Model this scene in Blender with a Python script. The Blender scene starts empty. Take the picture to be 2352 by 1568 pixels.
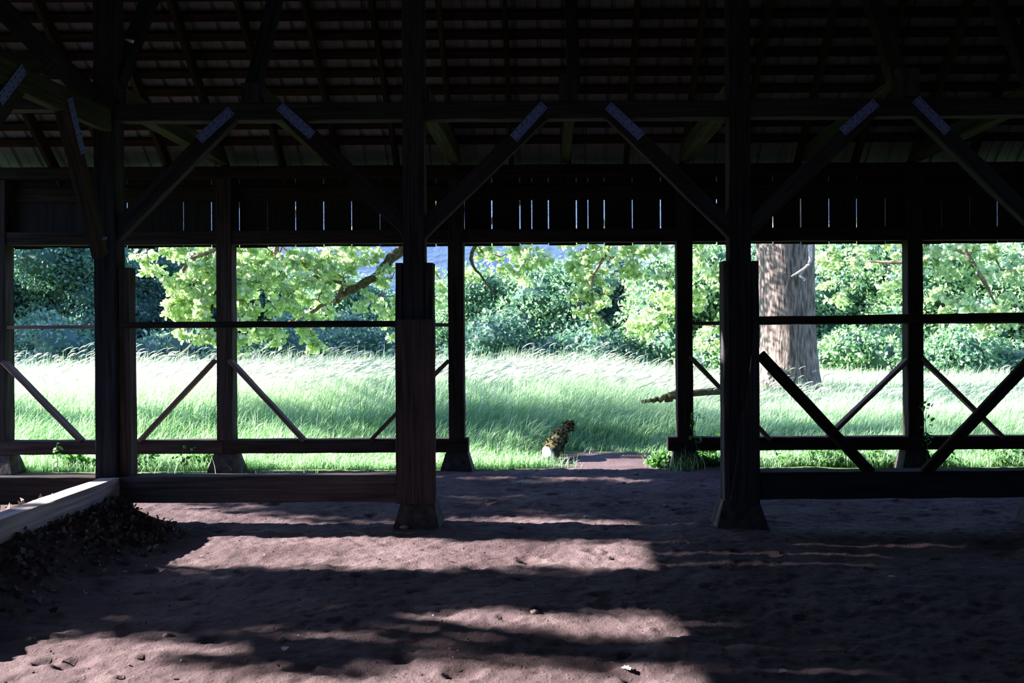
import bpy, bmesh, math, random
import numpy as np
from mathutils import Vector, Matrix, noise as mnoise
PI = math.pi
random.seed(7)
RS = np.random.RandomState(11)
sc = bpy.context.scene
COL = sc.collection
# ------------------------------------------------------------------ camera
F = 2072.0; CX, CY = 1260.0, 745.0; ROLL = 0.0058; EYE = 1.57
cam_d = bpy.data.cameras.new('camera'); cam = bpy.data.objects.new('camera', cam_d); COL.objects.link(cam)
cam_d.sensor_width = 36.0; cam_d.lens = 36.0 * F / 2352.0
cam_d.shift_x = (1176.0 - CX) / 2352.0; cam_d.shift_y = (CY - 784.0) / 2352.0
cam_d.clip_end = 3000
cam.location = (0, 0, EYE); cam.rotation_euler = (PI / 2, ROLL, 0)
sc.camera = cam
# ------------------------------------------------------------------ light
sc.view_settings.view_transform = 'Standard'; sc.view_settings.look = 'None'
sc.view_settings.gamma = 1.0; sc.view_settings.use_curve_mapping = False
sc.view_settings.exposure = 0.0
SUN_EL = math.radians(26.0); SUN_AZ = math.radians(4.0)      # from the left, a little behind the barn
SUN_DIR = Vector((math.cos(SUN_EL) * math.cos(SUN_AZ), -math.cos(SUN_EL) * math.sin(SUN_AZ), -math.sin(SUN_EL)))
sl = bpy.data.lights.new('sun', 'SUN'); sl.energy = 36.0; sl.angle = math.radians(0.55); sl.color = (1.0, 0.93, 0.90)
so = bpy.data.objects.new('sun', sl); COL.objects.link(so)
so.rotation_euler = SUN_DIR.to_track_quat('-Z', 'Y').to_euler(); so.location = (-20, 3, 12)
W = bpy.data.worlds.new('world'); sc.world = W; W.use_nodes = True
wn = W.node_tree.nodes; wl = W.node_tree.links; wn.clear()
wo = wn.new('ShaderNodeOutputWorld'); wb = wn.new('ShaderNodeBackground'); sky = wn.new('ShaderNodeTexSky')
sky.sky_type = 'NISHITA'; sky.sun_disc = False; sky.sun_elevation = math.radians(30); sky.sun_rotation = math.radians(-90)
sky.air_density = 1.0; sky.dust_density = 0.6; sky.ozone_density = 2.0
tint = wn.new('ShaderNodeMix'); tint.data_type = 'RGBA'; tint.blend_type = 'MULTIPLY'; tint.inputs[0].default_value = 1.0; tint.inputs[7].default_value = (0.78, 0.90, 1.28, 1)   # cool white balance of the sky light
wl.new(sky.outputs[0], tint.inputs[6]); wl.new(tint.outputs[2], wb.inputs[0]); wl.new(wb.outputs[0], wo.inputs[0]); wb.inputs[1].default_value = 0.55

# ------------------------------------------------------------------ helpers
def P(x, y, Y):
    """photo measurement at a known distance from the lens -> point in the place"""
    dx, dy = x - CX, y - CY
    return Vector(((dx - ROLL * dy) * Y / F, Y, EYE - (dy + ROLL * dx) * Y / F))
def tag(o, label=None, cat=None, group=None, kind=None):
    if label: o['label'] = label
    if cat: o['category'] = cat
    if group: o['group'] = group
    if kind: o['kind'] = kind
    return o
def link(name, me, mat=None, parent=None, smooth=False):
    o = bpy.data.objects.new(name, me); COL.objects.link(o)
    if mat: me.materials.append(mat)
    if parent: o.parent = parent
    if smooth: me.polygons.foreach_set('use_smooth', [True] * len(me.polygons))
    return o
def empty(name, loc):
    o = bpy.data.objects.new(name, None); COL.objects.link(o); o.location = loc; o.empty_display_size = 0.1
    return o
def np_mesh(name, V, faces_per, nv):
    """V (n,3); faces_per: int array (m,k) of constant k"""
    me = bpy.data.meshes.new(name)
    m, k = faces_per.shape
    me.vertices.add(len(V)); me.vertices.foreach_set('co', np.ascontiguousarray(V, dtype=np.float32).ravel())
    me.loops.add(m * k); me.loops.foreach_set('vertex_index', np.ascontiguousarray(faces_per, dtype=np.int32).ravel())
    me.polygons.add(m); me.polygons.foreach_set('loop_start', np.arange(0, m * k, k, dtype=np.int32))
    try: me.polygons.foreach_set('loop_total', np.full(m, k, dtype=np.int32))
    except Exception: pass
    me.update(calc_edges=True); me.validate()
    return me
class MB:
    def __init__(s): s.v = []; s.f = []
    def add(s, vs, fs):
        b = len(s.v); s.v += [tuple(v) for v in vs]; s.f += [tuple(i + b for i in f) for f in fs]
    def box(s, x0, x1, y0, y1, z0, z1):
        s.add([(x, y, z) for x in (x0, x1) for y in (y0, y1) for z in (z0, z1)],
              [(0, 1, 3, 2), (4, 6, 7, 5), (0, 4, 5, 1), (2, 3, 7, 6), (0, 2, 6, 4), (1, 5, 7, 3)])
    def tube(s, pts, rads, n=8, jit=0.0, cap=True):
        pts = [Vector(p) for p in pts]; rings = []
        for i, p in enumerate(pts):
            d = (pts[min(i + 1, len(pts) - 1)] - pts[max(i - 1, 0)])
            if d.length < 1e-6: d = Vector((0, 0, 1))
            d.normalize(); a = Vector((0.31, 0.2, 0.93)) if abs(d.z) < 0.9 else Vector((1, 0.1, 0))
            u = d.cross(a).normalized(); w = d.cross(u)
            r = rads[i]
            rings.append([p + (u * math.cos(t) + w * math.sin(t)) * r * (1 + random.uniform(-jit, jit)) for t in [2 * PI * k / n for k in range(n)]])
        fs = []
        for i in range(len(rings) - 1):
            for k in range(n): fs.append((i * n + k, i * n + (k + 1) % n, (i + 1) * n + (k + 1) % n, (i + 1) * n + k))
        if cap:
            fs.append(tuple(range(n))[::-1]); fs.append(tuple(range((len(rings) - 1) * n, len(rings) * n)))
        s.add([v for r in rings for v in r], fs)
    def mesh(s, name):
        me = bpy.data.meshes.new(name); me.from_pydata(s.v, [], s.f); me.update(); return me
    def build(s, name, mat, parent=None, smooth=False): return link(name, s.mesh(name), mat, parent, smooth)

# ------------------------------------------------------------------ materials
def new_mat(name):
    m = bpy.data.materials.new(name); m.use_nodes = True; nt = m.node_tree; nt.nodes.clear()
    out = nt.nodes.new('ShaderNodeOutputMaterial'); return m, nt, out
def N(nt, t, **kw):
    n = nt.nodes.new(t)
    for k, v in kw.items():
        if k.startswith('i_'): n.inputs[int(k[2:])].default_value = v
        else: setattr(n, k, v)
    return n
def ramp(nt, stops):
    r = nt.nodes.new('ShaderNodeValToRGB'); e = r.color_ramp.elements
    while len(e) < len(stops): e.new(0.5)
    for i, (p, c) in enumerate(stops): e[i].position = p; e[i].color = (c[0], c[1], c[2], 1)
    return r
def wood(name, dark, light, bump=0.5, rough=0.95, scale=1.0):
    m, nt, out = new_mat(name); L = nt.links.new
    tc = N(nt, 'ShaderNodeTexCoord'); mp = N(nt, 'ShaderNodeMapping'); mp.inputs['Scale'].default_value = (1.1 * scale, 26 * scale, 26 * scale)
    oi = N(nt, 'ShaderNodeObjectInfo'); cx = N(nt, 'ShaderNodeVectorMath', operation='SCALE'); cx.inputs[0].default_value = (13.0, 7.0, 5.0)
    L(oi.outputs['Random'], cx.inputs['Scale']); L(tc.outputs['Object'], mp.inputs['Vector']); L(cx.outputs[0], mp.inputs['Location'])
    n1 = N(nt, 'ShaderNodeTexNoise'); n1.inputs['Scale'].default_value = 1.6; n1.inputs['Detail'].default_value = 8; n1.inputs['Distortion'].default_value = 0.6
    L(mp.outputs[0], n1.inputs['Vector'])
    mp2 = N(nt, 'ShaderNodeMapping'); mp2.inputs['Scale'].default_value = (1.0, 3.0, 3.0); L(tc.outputs['Object'], mp2.inputs['Vector']); L(cx.outputs[0], mp2.inputs['Location'])
    n2 = N(nt, 'ShaderNodeTexNoise'); n2.inputs['Scale'].default_value = 1.5; n2.inputs['Detail'].default_value = 4; L(mp2.outputs[0], n2.inputs['Vector'])
    mx = N(nt, 'ShaderNodeMath', operation='ADD'); mu = N(nt, 'ShaderNodeMath', operation='MULTIPLY'); mu.inputs[1].default_value = 0.5
    L(n2.outputs['Fac'], mu.inputs[0]); L(n1.outputs['Fac'], mx.inputs[0]); L(mu.outputs[0], mx.inputs[1])
    r = ramp(nt, [(0.5, dark), (0.95, light)]); L(mx.outputs[0], r.inputs[0])
    hs = N(nt, 'ShaderNodeHueSaturation'); L(r.outputs[0], hs.inputs['Color'])
    mr = N(nt, 'ShaderNodeMapRange'); mr.inputs[3].default_value = 0.75; mr.inputs[4].default_value = 1.25; L(oi.outputs['Random'], mr.inputs[0]); L(mr.outputs[0], hs.inputs['Value'])
    b = N(nt, 'ShaderNodeBsdfPrincipled'); b.inputs['Roughness'].default_value = rough; b.inputs['Specular IOR Level'].default_value = 0.08
    L(hs.outputs[0], b.inputs['Base Color'])
    bp = N(nt, 'ShaderNodeBump'); bp.inputs['Strength'].default_value = bump; bp.inputs['Distance'].default_value = 0.006; L(n1.outputs['Fac'], bp.inputs['Height']); L(bp.outputs[0], b.inputs['Normal'])
    L(b.outputs[0], out.inputs[0]); return m
def plain(name, c1, c2, scale=8, rough=0.8, bump=0.3, dist=0.01, metal=0.0, coord='Object', detail=6, stretch=(1, 1, 1)):
    m, nt, out = new_mat(name); L = nt.links.new
    tc = N(nt, 'ShaderNodeTexCoord'); mp = N(nt, 'ShaderNodeMapping'); mp.inputs['Scale'].default_value = stretch; L(tc.outputs[coord], mp.inputs['Vector'])
    n1 = N(nt, 'ShaderNodeTexNoise'); n1.inputs['Scale'].default_value = scale; n1.inputs['Detail'].default_value = detail; L(mp.outputs[0], n1.inputs['Vector'])
    r = ramp(nt, [(0.35, c1), (0.65, c2)]); L(n1.outputs['Fac'], r.inputs[0])
    b = N(nt, 'ShaderNodeBsdfPrincipled'); b.inputs['Roughness'].default_value = rough; b.inputs['Metallic'].default_value = metal; b.inputs['Specular IOR Level'].default_value = 0.3
    L(r.outputs[0], b.inputs['Base Color'])
    if bump:
        bp = N(nt, 'ShaderNodeBump'); bp.inputs['Strength'].default_value = bump; bp.inputs['Distance'].default_value = dist; L(n1.outputs['Fac'], bp.inputs['Height']); L(bp.outputs[0], b.inputs['Normal'])
    L(b.outputs[0], out.inputs[0]); return m
def leafmat(name, c1, c2, c3=None, trans=0.45, tcol=None, rough=0.5, spec=0.3):
    m, nt, out = new_mat(name); L = nt.links.new
    g = N(nt, 'ShaderNodeNewGeometry'); st = [(0.0, c1), (1.0, c2)] if c3 is None else [(0.0, c1), (0.55, c2), (1.0, c3)]
    r = ramp(nt, st); L(g.outputs['Random Per Island'], r.inputs[0])
    b = N(nt, 'ShaderNodeBsdfPrincipled'); b.inputs['Roughness'].default_value = rough; b.inputs['Specular IOR Level'].default_value = spec; L(r.outputs[0], b.inputs['Base Color'])
    t = N(nt, 'ShaderNodeBsdfTranslucent'); hs = N(nt, 'ShaderNodeMix', data_type='RGBA', blend_type='MULTIPLY'); hs.inputs[0].default_value = 1.0
    tc = tcol or (1.1, 1.25, 0.8); hs.inputs[7].default_value = (tc[0], tc[1], tc[2], 1); L(r.outputs[0], hs.inputs[6]); L(hs.outputs[2], t.inputs[0])
    mx = N(nt, 'ShaderNodeMixShader'); mx.inputs[0].default_value = trans; L(b.outputs[0], mx.inputs[1]); L(t.outputs[0], mx.inputs[2]); L(mx.outputs[0], out.inputs[0])
    return m
M = {}
M['grey'] = wood('weathered_grey_timber', (0.012, 0.012, 0.014), (0.044, 0.042, 0.046))
M['brown'] = wood('brown_sawn_timber', (0.011, 0.009, 0.008), (0.044, 0.034, 0.029))
M['casing'] = wood('bounce_lit_casing_timber', (0.022, 0.018, 0.018), (0.082, 0.066, 0.064))  # lighter copy of the brown timber; floor bounce put into the colour
M['batten'] = wood('roof_batten_wood', (0.012, 0.007, 0.0045), (0.040, 0.022, 0.013))
M['rafter'] = wood('rafter_wood', (0.012, 0.009, 0.006), (0.04, 0.030, 0.02))
M['green'] = wood('greenish_timber', (0.016, 0.017, 0.010), (0.058, 0.06, 0.036))  # timber with a slight green tint
M['board'] = plain('wall_board_wood', (0.006, 0.005, 0.0045), (0.018, 0.015, 0.012), scale=3, stretch=(9, 9, 0.7), rough=0.9)
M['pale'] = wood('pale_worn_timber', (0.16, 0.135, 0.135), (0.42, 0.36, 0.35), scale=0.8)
M['redbr'] = wood('reddish_brace_timber', (0.06, 0.042, 0.036), (0.18, 0.125, 0.105))
M['pier'] = plain('pier_block', (0.02, 0.018, 0.018), (0.06, 0.052, 0.05), scale=14, rough=0.95, bump=0.5)
M['galv'] = plain('galvanised_plate', (0.09, 0.12, 0.30), (0.16, 0.20, 0.50), scale=42, rough=0.5, bump=0.05, metal=0.2)
M['nail'] = plain('dark_nail', (0.01, 0.01, 0.012), (0.03, 0.03, 0.03), rough=0.6, bump=0)
M['sheet'] = plain('roof_sheet', (0.12, 0.12, 0.125), (0.18, 0.18, 0.19), scale=1.2, rough=0.55, bump=0.03)
M['bark'] = plain('oak_bark', (0.055, 0.042, 0.037), (0.25, 0.20, 0.18), scale=5.0, stretch=(5, 5, 0.8), rough=0.95, bump=1.0, dist=0.05, detail=8)
M['twigbark'] = plain('branch_bark', (0.10, 0.075, 0.05), (0.26, 0.20, 0.14), scale=12, rough=0.95, bump=0.6)
M['moss'] = plain('moss', (0.03, 0.028, 0.011), (0.11, 0.10, 0.04), scale=26, rough=1.0, bump=1.0, dist=0.03)
M['dead'] = plain('bleached_wood', (0.34, 0.28, 0.26), (0.62, 0.54, 0.50), scale=20, rough=0.8, bump=0.3)
M['oak'] = leafmat('oak_leaves', (0.28, 0.42, 0.16), (0.46, 0.60, 0.30), (0.84, 0.86, 0.70), trans=0.5, tcol=(1.05, 1.15, 0.85))
M['hdark'] = leafmat('shade_tinted_leaves', (0.06, 0.15, 0.115), (0.13, 0.26, 0.19), (0.30, 0.40, 0.38), trans=0.4)  # hedge's shade put into a darker leaf colour
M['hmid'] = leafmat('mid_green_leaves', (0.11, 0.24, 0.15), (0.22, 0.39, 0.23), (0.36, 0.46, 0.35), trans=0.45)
M['hdeep'] = leafmat('shade_darkened_leaves', (0.02, 0.06, 0.045), (0.045, 0.11, 0.075), (0.10, 0.17, 0.13), trans=0.2)  # darkest leaf copy; shade of the hollow put into the colour
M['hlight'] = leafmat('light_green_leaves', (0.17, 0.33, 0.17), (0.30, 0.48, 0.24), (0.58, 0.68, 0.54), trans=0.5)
M['weed'] = leafmat('weed_leaves', (0.035, 0.11, 0.03), (0.08, 0.21, 0.055), (0.18, 0.36, 0.12), trans=0.4)
M['grass'] = leafmat('meadow_grass', (0.12, 0.28, 0.10), (0.28, 0.50, 0.24), (0.74, 0.84, 0.66), trans=0.4, tcol=(1.0, 1.15, 0.85), rough=0.45, spec=0.5)
M['palegrass'] = leafmat('pale_meadow_grass', (0.30, 0.48, 0.26), (0.46, 0.62, 0.40), (0.76, 0.80, 0.66), trans=0.5, tcol=(1.0, 1.08, 0.9), rough=0.5, spec=0.4)  # paler seeding grass, with the sunlit band's brightness put into its colour
M['seed'] = leafmat('seed_heads', (0.55, 0.52, 0.42), (0.75, 0.72, 0.60), trans=0.5, tcol=(1, 1, 0.95))
M['straw'] = leafmat('cut_grass', (0.25, 0.38, 0.25), (0.45, 0.55, 0.42), trans=0.2)
M['litter'] = leafmat('dry_leaves', (0.045, 0.030, 0.026), (0.09, 0.065, 0.055), (0.18, 0.14, 0.125), trans=0.1)
M['litpale'] = leafmat('pale_dry_leaf', (0.40, 0.36, 0.34), (0.6, 0.55, 0.52), trans=0.1)
M['stone'] = plain('dusty_stone', (0.16, 0.11, 0.10), (0.32, 0.24, 0.22), scale=30, rough=0.95)
def dirt_mat(name, field):
    m, nt, out = new_mat(name); L = nt.links.new
    tc = N(nt, 'ShaderNodeTexCoord')
    n1 = N(nt, 'ShaderNodeTexNoise'); n1.inputs['Scale'].default_value = 1.3; n1.inputs['Detail'].default_value = 9; n1.inputs['Roughness'].default_value = 0.62
    L(tc.outputs['Object'], n1.inputs['Vector'])
    r = ramp(nt, [(0.32, (0.072, 0.048, 0.050)), (0.52, (0.122, 0.086, 0.089)), (0.72, (0.175, 0.13, 0.132))]); L(n1.outputs['Fac'], r.inputs[0])
    n2 = N(nt, 'ShaderNodeTexNoise'); n2.inputs['Scale'].default_value = 24; n2.inputs['Detail'].default_value = 9; n2.inputs['Roughness'].default_value = 0.7; L(tc.outputs['Object'], n2.inputs['Vector'])
    v = N(nt, 'ShaderNodeTexVoronoi'); v.inputs['Scale'].default_value = 38; L(tc.outputs['Object'], v.inputs['Vector'])
    vr = ramp(nt, [(0.05, (1, 1, 1)), (0.35, (0, 0, 0))]); L(v.outputs['Distance'], vr.inputs[0])
    n3 = N(nt, 'ShaderNodeTexNoise'); n3.inputs['Scale'].default_value = 5; n3.inputs['Detail'].default_value = 3; L(tc.outputs['Object'], n3.inputs['Vector'])
    a = N(nt, 'ShaderNodeMath', operation='MULTIPLY'); L(vr.outputs[0], a.inputs[0]); L(n3.outputs['Fac'], a.inputs[1])
    a2 = N(nt, 'ShaderNodeMath', operation='MULTIPLY_ADD'); a2.inputs[1].default_value = 0.45; L(a.outputs[0], a2.inputs[0]); L(n2.outputs['Fac'], a2.inputs[2])
    b = N(nt, 'ShaderNodeBsdfPrincipled'); b.inputs['Roughness'].default_value = 1.0; b.inputs['Specular IOR Level'].default_value = 0.1
    if field:
        sx = N(nt, 'ShaderNodeSeparateXYZ'); L(tc.outputs['Object'], sx.inputs[0])
        d1 = N(nt, 'ShaderNodeVectorMath', operation='SUBTRACT'); d1.inputs[1].default_value = (0.75, 10.42, 0); L(tc.outputs['Object'], d1.inputs[0])
        d2 = N(nt, 'ShaderNodeVectorMath', operation='MULTIPLY'); d2.inputs[1].default_value = (1.0, 0.80, 0); L(d1.outputs[0], d2.inputs[0])
        d3 = N(nt, 'ShaderNodeVectorMath', operation='LENGTH'); L(d2.outputs[0], d3.inputs[0])
        ad = N(nt, 'ShaderNodeMath', operation='MULTIPLY_ADD'); ad.inputs[1].default_value = 0.7; L(n3.outputs['Fac'], ad.inputs[0]); L(d3.outputs['Value'], ad.inputs[2])
        rr = ramp(nt, [(0.0, (0, 0, 0)), (1.0, (1, 1, 1))]); mr = N(nt, 'ShaderNodeMapRange'); mr.inputs[1].default_value = 0.95; mr.inputs[2].default_value = 1.25
        L(ad.outputs[0], mr.inputs[0]); L(mr.outputs[0], rr.inputs[0])
        gr = ramp(nt, [(0.3, (0.07, 0.12, 0.035)), (0.7, (0.16, 0.26, 0.09))]); L(n2.outputs['Fac'], gr.inputs[0])
        mx = N(nt, 'ShaderNodeMix', data_type='RGBA'); L(rr.outputs[0], mx.inputs[0]); L(r.outputs[0], mx.inputs[6]); L(gr.outputs[0], mx.inputs[7]); L(mx.outputs[2], b.inputs['Base Color'])
    else: L(r.outputs[0], b.inputs['Base Color'])
    bp = N(nt, 'ShaderNodeBump'); bp.inputs['Strength'].default_value = 0.9; bp.inputs['Distance'].default_value = 0.022; L(a2.outputs[0], bp.inputs['Height']); L(bp.outputs[0], b.inputs['Normal'])
    L(b.outputs[0], out.inputs[0]); return m
M['dirt'] = dirt_mat('packed_dirt', False); M['soil'] = dirt_mat('meadow_soil', True)

# ------------------------------------------------------------------ terrain
YF, YB = 7.07, 9.59            # front faces of the inner post row and of the back wall posts
def sstep(a, b, t):
    t = min(1, max(0, (t - a) / (b - a))); return t * t * (3 - 2 * t)
PITS = [(random.uniform(-3.2, 4.5), random.uniform(3.4, 8.8), random.uniform(0.04, 0.11), random.uniform(0.008, 0.026)) for _ in range(240)]
def ground_z(x, y, fine=True):
    z = 0.03 * mnoise.noise((x * 0.55, y * 0.8, 1.7)) + 0.012 * mnoise.noise((x * 2.1, y * 2.6, 5.1))
    if fine and y < 9.9:
        z += 0.013 * mnoise.noise((x * 6.5, y * 8.0, 2.2)) + 0.011 * mnoise.noise((x * 17, y * 19, 3.3)) + 0.006 * mnoise.noise((x * 40, y * 42, 8.3))
        for (a, b, r, d) in PITS:
            q = ((x - a) ** 2 + (y - b) ** 2 * 1.6) / (r * r)
            if q < 3: z -= d * math.exp(-q * 1.6) - 0.35 * d * math.exp(-(q - 1.2) ** 2 * 3)
    z += (0.235 + 0.03 * mnoise.noise((x * 5, y * 3, 4.4))) * (math.exp(-((x + 3.42) / 0.36) ** 2) if x > -3.42 else math.exp(-((x + 3.42) / 0.9) ** 2)) * sstep(2.8, 4.2, y) * (1 - sstep(6.95, 7.25, y))      # dirt heaped against the left sill
    z += 0.04 * math.exp(-((x + 4.3) / 0.8) ** 2) * sstep(5.0, 6.0, y) * (1 - sstep(6.7, 7.2, y))
    z -= 0.035 * sstep(0.9, 2.0, x) * sstep(5.6, 6.6, y) * (1 - sstep(7.5, 8.6, y))
    z += 0.03 * math.exp(-((y - 9.35) / 0.45) ** 2) * (1 - sstep(1.3, 2.2, abs(x - 0.3)))
    if y > 10: z += 0.22 * sstep(13, 20, y) + 0.5 * sstep(20, 45, y) + 0.05 * mnoise.noise((x * 0.2, y * 0.2, 0))
    return z
def grid(name, xs, ys, mat, fine=True):
    V = [(x, y, ground_z(x, y, fine)) for y in ys for x in xs]; n = len(xs)
    Fc = [(j * n + i, j * n + i + 1, (j + 1) * n + i + 1, (j + 1) * n + i) for j in range(len(ys) - 1) for i in range(n - 1)]
    me = bpy.data.meshes.new(name); me.from_pydata(V, [], Fc); me.update()
    return link(name, me, mat, None, True)
xs = list(np.concatenate([np.linspace(-9.5, -4.6, 20)[:-1], np.linspace(-4.6, 5.2, 480), np.linspace(5.2, 11, 20)[1:]]))
ys = list(np.concatenate([np.linspace(-6, 3.2, 20)[:-1], np.linspace(3.2, 9.72, 360)]))
tag(grid('floor', xs, ys, M['dirt']), kind='structure')
xs2 = list(np.concatenate([np.linspace(-120, -12, 20)[:-1], np.linspace(-12, 12, 90), np.linspace(12, 120, 20)[1:]]))
ys2 = list(np.concatenate([np.linspace(9.72, 16, 60)[:-1], np.linspace(16, 140, 40)]))
tag(grid('ground', xs2, ys2, M['soil'], False), kind='structure')
tag(grid('ground', list(np.linspace(-60, -9.5, 14)), list(np.linspace(-40, 9.72, 20)), M['soil'], False), kind='structure')
tag(grid('ground', list(np.linspace(11, 60, 14)), list(np.linspace(-40, 9.72, 20)), M['soil'], False), kind='structure')
tag(grid('ground', list(np.linspace(-9.5, 11, 8)), list(np.linspace(-40, -6, 12)), M['soil'], False), kind='structure')

# ------------------------------------------------------------------ timber
def beam_mesh(L, w, h, jit=0.0025, ch=0.006, warp=0.0):
    n = max(2, int(L / 0.16)); mb = MB(); a, b = w / 2, h / 2; V = []; ph = random.uniform(0, 9)
    for i in range(n + 1):
        x = L * i / n; j = lambda: random.uniform(-jit, jit)
        oy = warp * math.sin(ph + x * 1.3); oz = warp * math.cos(ph + x * 1.1)
        for (y, z) in ((-a + ch, -b), (a - ch, -b), (a, -b + ch), (a, b - ch), (a - ch, b), (-a + ch, b), (-a, b - ch), (-a, -b + ch)):
            V.append((x, y + j() + oy, z + j() + oz))
    Fc = []
    for i in range(n):
        for k in range(8): Fc.append((i * 8 + k, (i + 1) * 8 + k, (i + 1) * 8 + (k + 1) % 8, i * 8 + (k + 1) % 8))
    Fc.append(tuple(range(8))); Fc.append(tuple(range(n * 8 + 7, n * 8 - 1, -1)))
    mb.add(V, Fc); return mb.mesh('timber')
def beam(name, p0, p1, w, h, mat, up=(0, 0, 1), label=None, cat=None, group=None, parent=None, **kw):
    """w across, h along 'up'"""
    p0, p1 = Vector(p0), Vector(p1); X = (p1 - p0); L = X.length; X.normalize()
    up = Vector(up)
    if abs(X.dot(up)) > 0.99: up = Vector((0, 1, 0))
    Y = up.cross(X).normalized(); Z = X.cross(Y)
    me = beam_mesh(L, w, h, **kw); o = link(name, me, M[mat])
    mw = Matrix(((X.x, Y.x, Z.x, p0.x), (X.y, Y.y, Z.y, p0.y), (X.z, Y.z, Z.z, p0.z), (0, 0, 0, 1)))
    if parent:
        pm = parent.matrix_basis
        o.parent = parent; mw = pm.inverted() @ mw
    o.matrix_basis = mw
    tag(o, label, cat, group); return o
def clip(o, co, no):
    """saw the timber off on a plane (world space), throwing away the side 'no' points to"""
    inv = o.matrix_basis.inverted(); bm = bmesh.new(); bm.from_mesh(o.data); c = inv @ Vector(co); nn = (inv.to_3x3() @ Vector(no)).normalized()
    bmesh.ops.bisect_plane(bm, geom=bm.verts[:] + bm.edges[:] + bm.faces[:], plane_co=c, plane_no=nn, clear_outer=True)
    bmesh.ops.holes_fill(bm, edges=[e for e in bm.edges if e.is_boundary]); bm.to_mesh(o.data); bm.free(); o.data.update()
PX = {'Z': -5.93, 'A': -3.478, 'B': -1.055, 'C': 1.508, 'D': 3.96, 'E': 6.45}     # inner row
BX = [-5.86, -3.452, -0.985, 1.452, 3.905, 6.35]                                  # back wall
PH = 0.085
RS_, RZ0 = 0.93, 3.27                      # roof slope and height of the rafters' underside at the back wall
def raf(y): return RZ0 + RS_ * (YB - y)
yc = YF + PH
posts = {}
def post_z(p0z=0.185): return p0z
plab = {'A': 'heavy upright post with a short sistered timber on its right, leftmost of the tall posts', 'B': 'heavy upright post cased in wide planks on the left side of the open gateway',
        'C': 'heavy upright post with a split cracked board on the right side of the open gateway'}
plab['D'] = 'heavy upright post standing just beyond the right edge of the photo'; plab['Z'] = 'heavy corner post beyond the left edge of the photo'
for k in 'ABCDZ':
    top = raf(yc) - 0.01
    p = beam('timber_post', (PX[k], yc, 0.190), (PX[k] + 0.0, yc, top), 0.168, 0.168, 'grey', up=(0, 1, 0), label=plab[k], cat='post', group='tall inner posts')
    posts[k] = p
# outer members of the row beyond the frame carry the roof
# post A: sistered post on the right
beam('sister_timber', (PX['A'] + 0.128, yc + 0.035, 0.395), (PX['A'] + 0.118, yc + 0.035, 2.04), 0.13, 0.082, 'casing', up=(1, 0, 0), parent=posts['A'])
# post B: casing boards
beam('side_board', (PX['B'] - 0.118, yc, 0.19), (PX['B'] - 0.118, yc, 2.06), 0.17, 0.056, 'grey', up=(1, 0, 0), parent=posts['B'])
beam('side_board', (PX['B'] + 0.118, yc, 0.19), (PX['B'] + 0.118, yc, 2.06), 0.17, 0.056, 'grey', up=(1, 0, 0), parent=posts['B'])
beam('front_board', (PX['B'] + 0.012, YF - 0.024, 0.18), (PX['B'] + 0.008, YF - 0.024, 1.615), 0.04, 0.305, 'casing', up=(1, 0, 0), parent=posts['B'])
# post C: casing boards, the front one split along a ragged line
beam('side_board', (PX['C'] - 0.112, yc, 0.19), (PX['C'] - 0.112, yc, 2.06), 0.17, 0.048, 'grey', up=(1, 0, 0), parent=posts['C'])
beam('side_board', (PX['C'] + 0.117, yc, 0.19), (PX['C'] + 0.117, yc, 2.06), 0.17, 0.052, 'grey', up=(1, 0, 0), parent=posts['C'])
mb = MB(); out = [(1677, 1155), (1682, 1120), (1688, 1085), (1694, 1040), (1698, 1000), (1697, 975), (1702, 955), (1712, 930), (1718, 890), (1724, 840), (1730, 790), (1735, 735), (1743, 735), (1744, 900), (1745, 1100), (1745, 1155)]
pts = [P(x, y, YF - 0.025) for x, y in out]; loc = posts['C'].matrix_basis.inverted(); n = len(pts)
V = [loc @ Vector((p.x, YF - 0.002, p.z)) for p in pts] + [loc @ Vector((p.x, YF - 0.036, p.z)) for p in pts]
mb.add(V, [tuple(range(n)), tuple(range(2 * n - 1, n - 1, -1))] + [(i, i + n, (i + 1) % n + n, (i + 1) % n) for i in range(n)])
mb.build('split_board', M['grey'], posts['C'])
# piers (tapered feet)
def pier(x, yy, zt, zb, wt, wb, dt, db, label, mat='pier'):
    mb = MB(); V = []
    for (z, w, d) in ((zb, wb, db), (zb + 0.03, wb * 0.985, db * 0.98), (zt - 0.008, wt, dt), (zt, wt - 0.012, dt - 0.012)):
        for (a, b) in ((-1, -1), (1, -1), (1, 1), (-1, 1)):
            V.append((a * w / 2 + random.uniform(-.004, .004), b * d / 2 + random.uniform(-.004, .004), z - zb))
    Fc = [(3, 2, 1, 0), (12, 13, 14, 15)]
    for i in range(3):
        for k in range(4): Fc.append((i * 4 + k, i * 4 + (k + 1) % 4, (i + 1) * 4 + (k + 1) % 4, (i + 1) * 4 + k))
    mb.add(V, Fc); o = mb.build('pier_block', M[mat]); o.location = (x, yy, zb)
    tag(o, label, 'pier', 'tapered pier blocks'); return o
pier(PX['B'] + 0.02, yc, 0.185, -0.03, 0.265, 0.36, 0.22, 0.32, 'tapered pier block under the plank-cased post left of the gateway')
pier(PX['C'] - 0.01, yc, 0.185, -0.10, 0.29, 0.44, 0.22, 0.34, 'tapered pier block under the split-board post right of the gateway')
pier(PX['D'], yc, 0.185, -0.08, 0.27, 0.40, 0.22, 0.32, 'tapered pier block just beyond the right edge of the photo')
pier(PX['Z'], yc, 0.185, -0.06, 0.27, 0.38, 0.22, 0.32, 'tapered pier block beyond the left edge of the photo')
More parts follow.
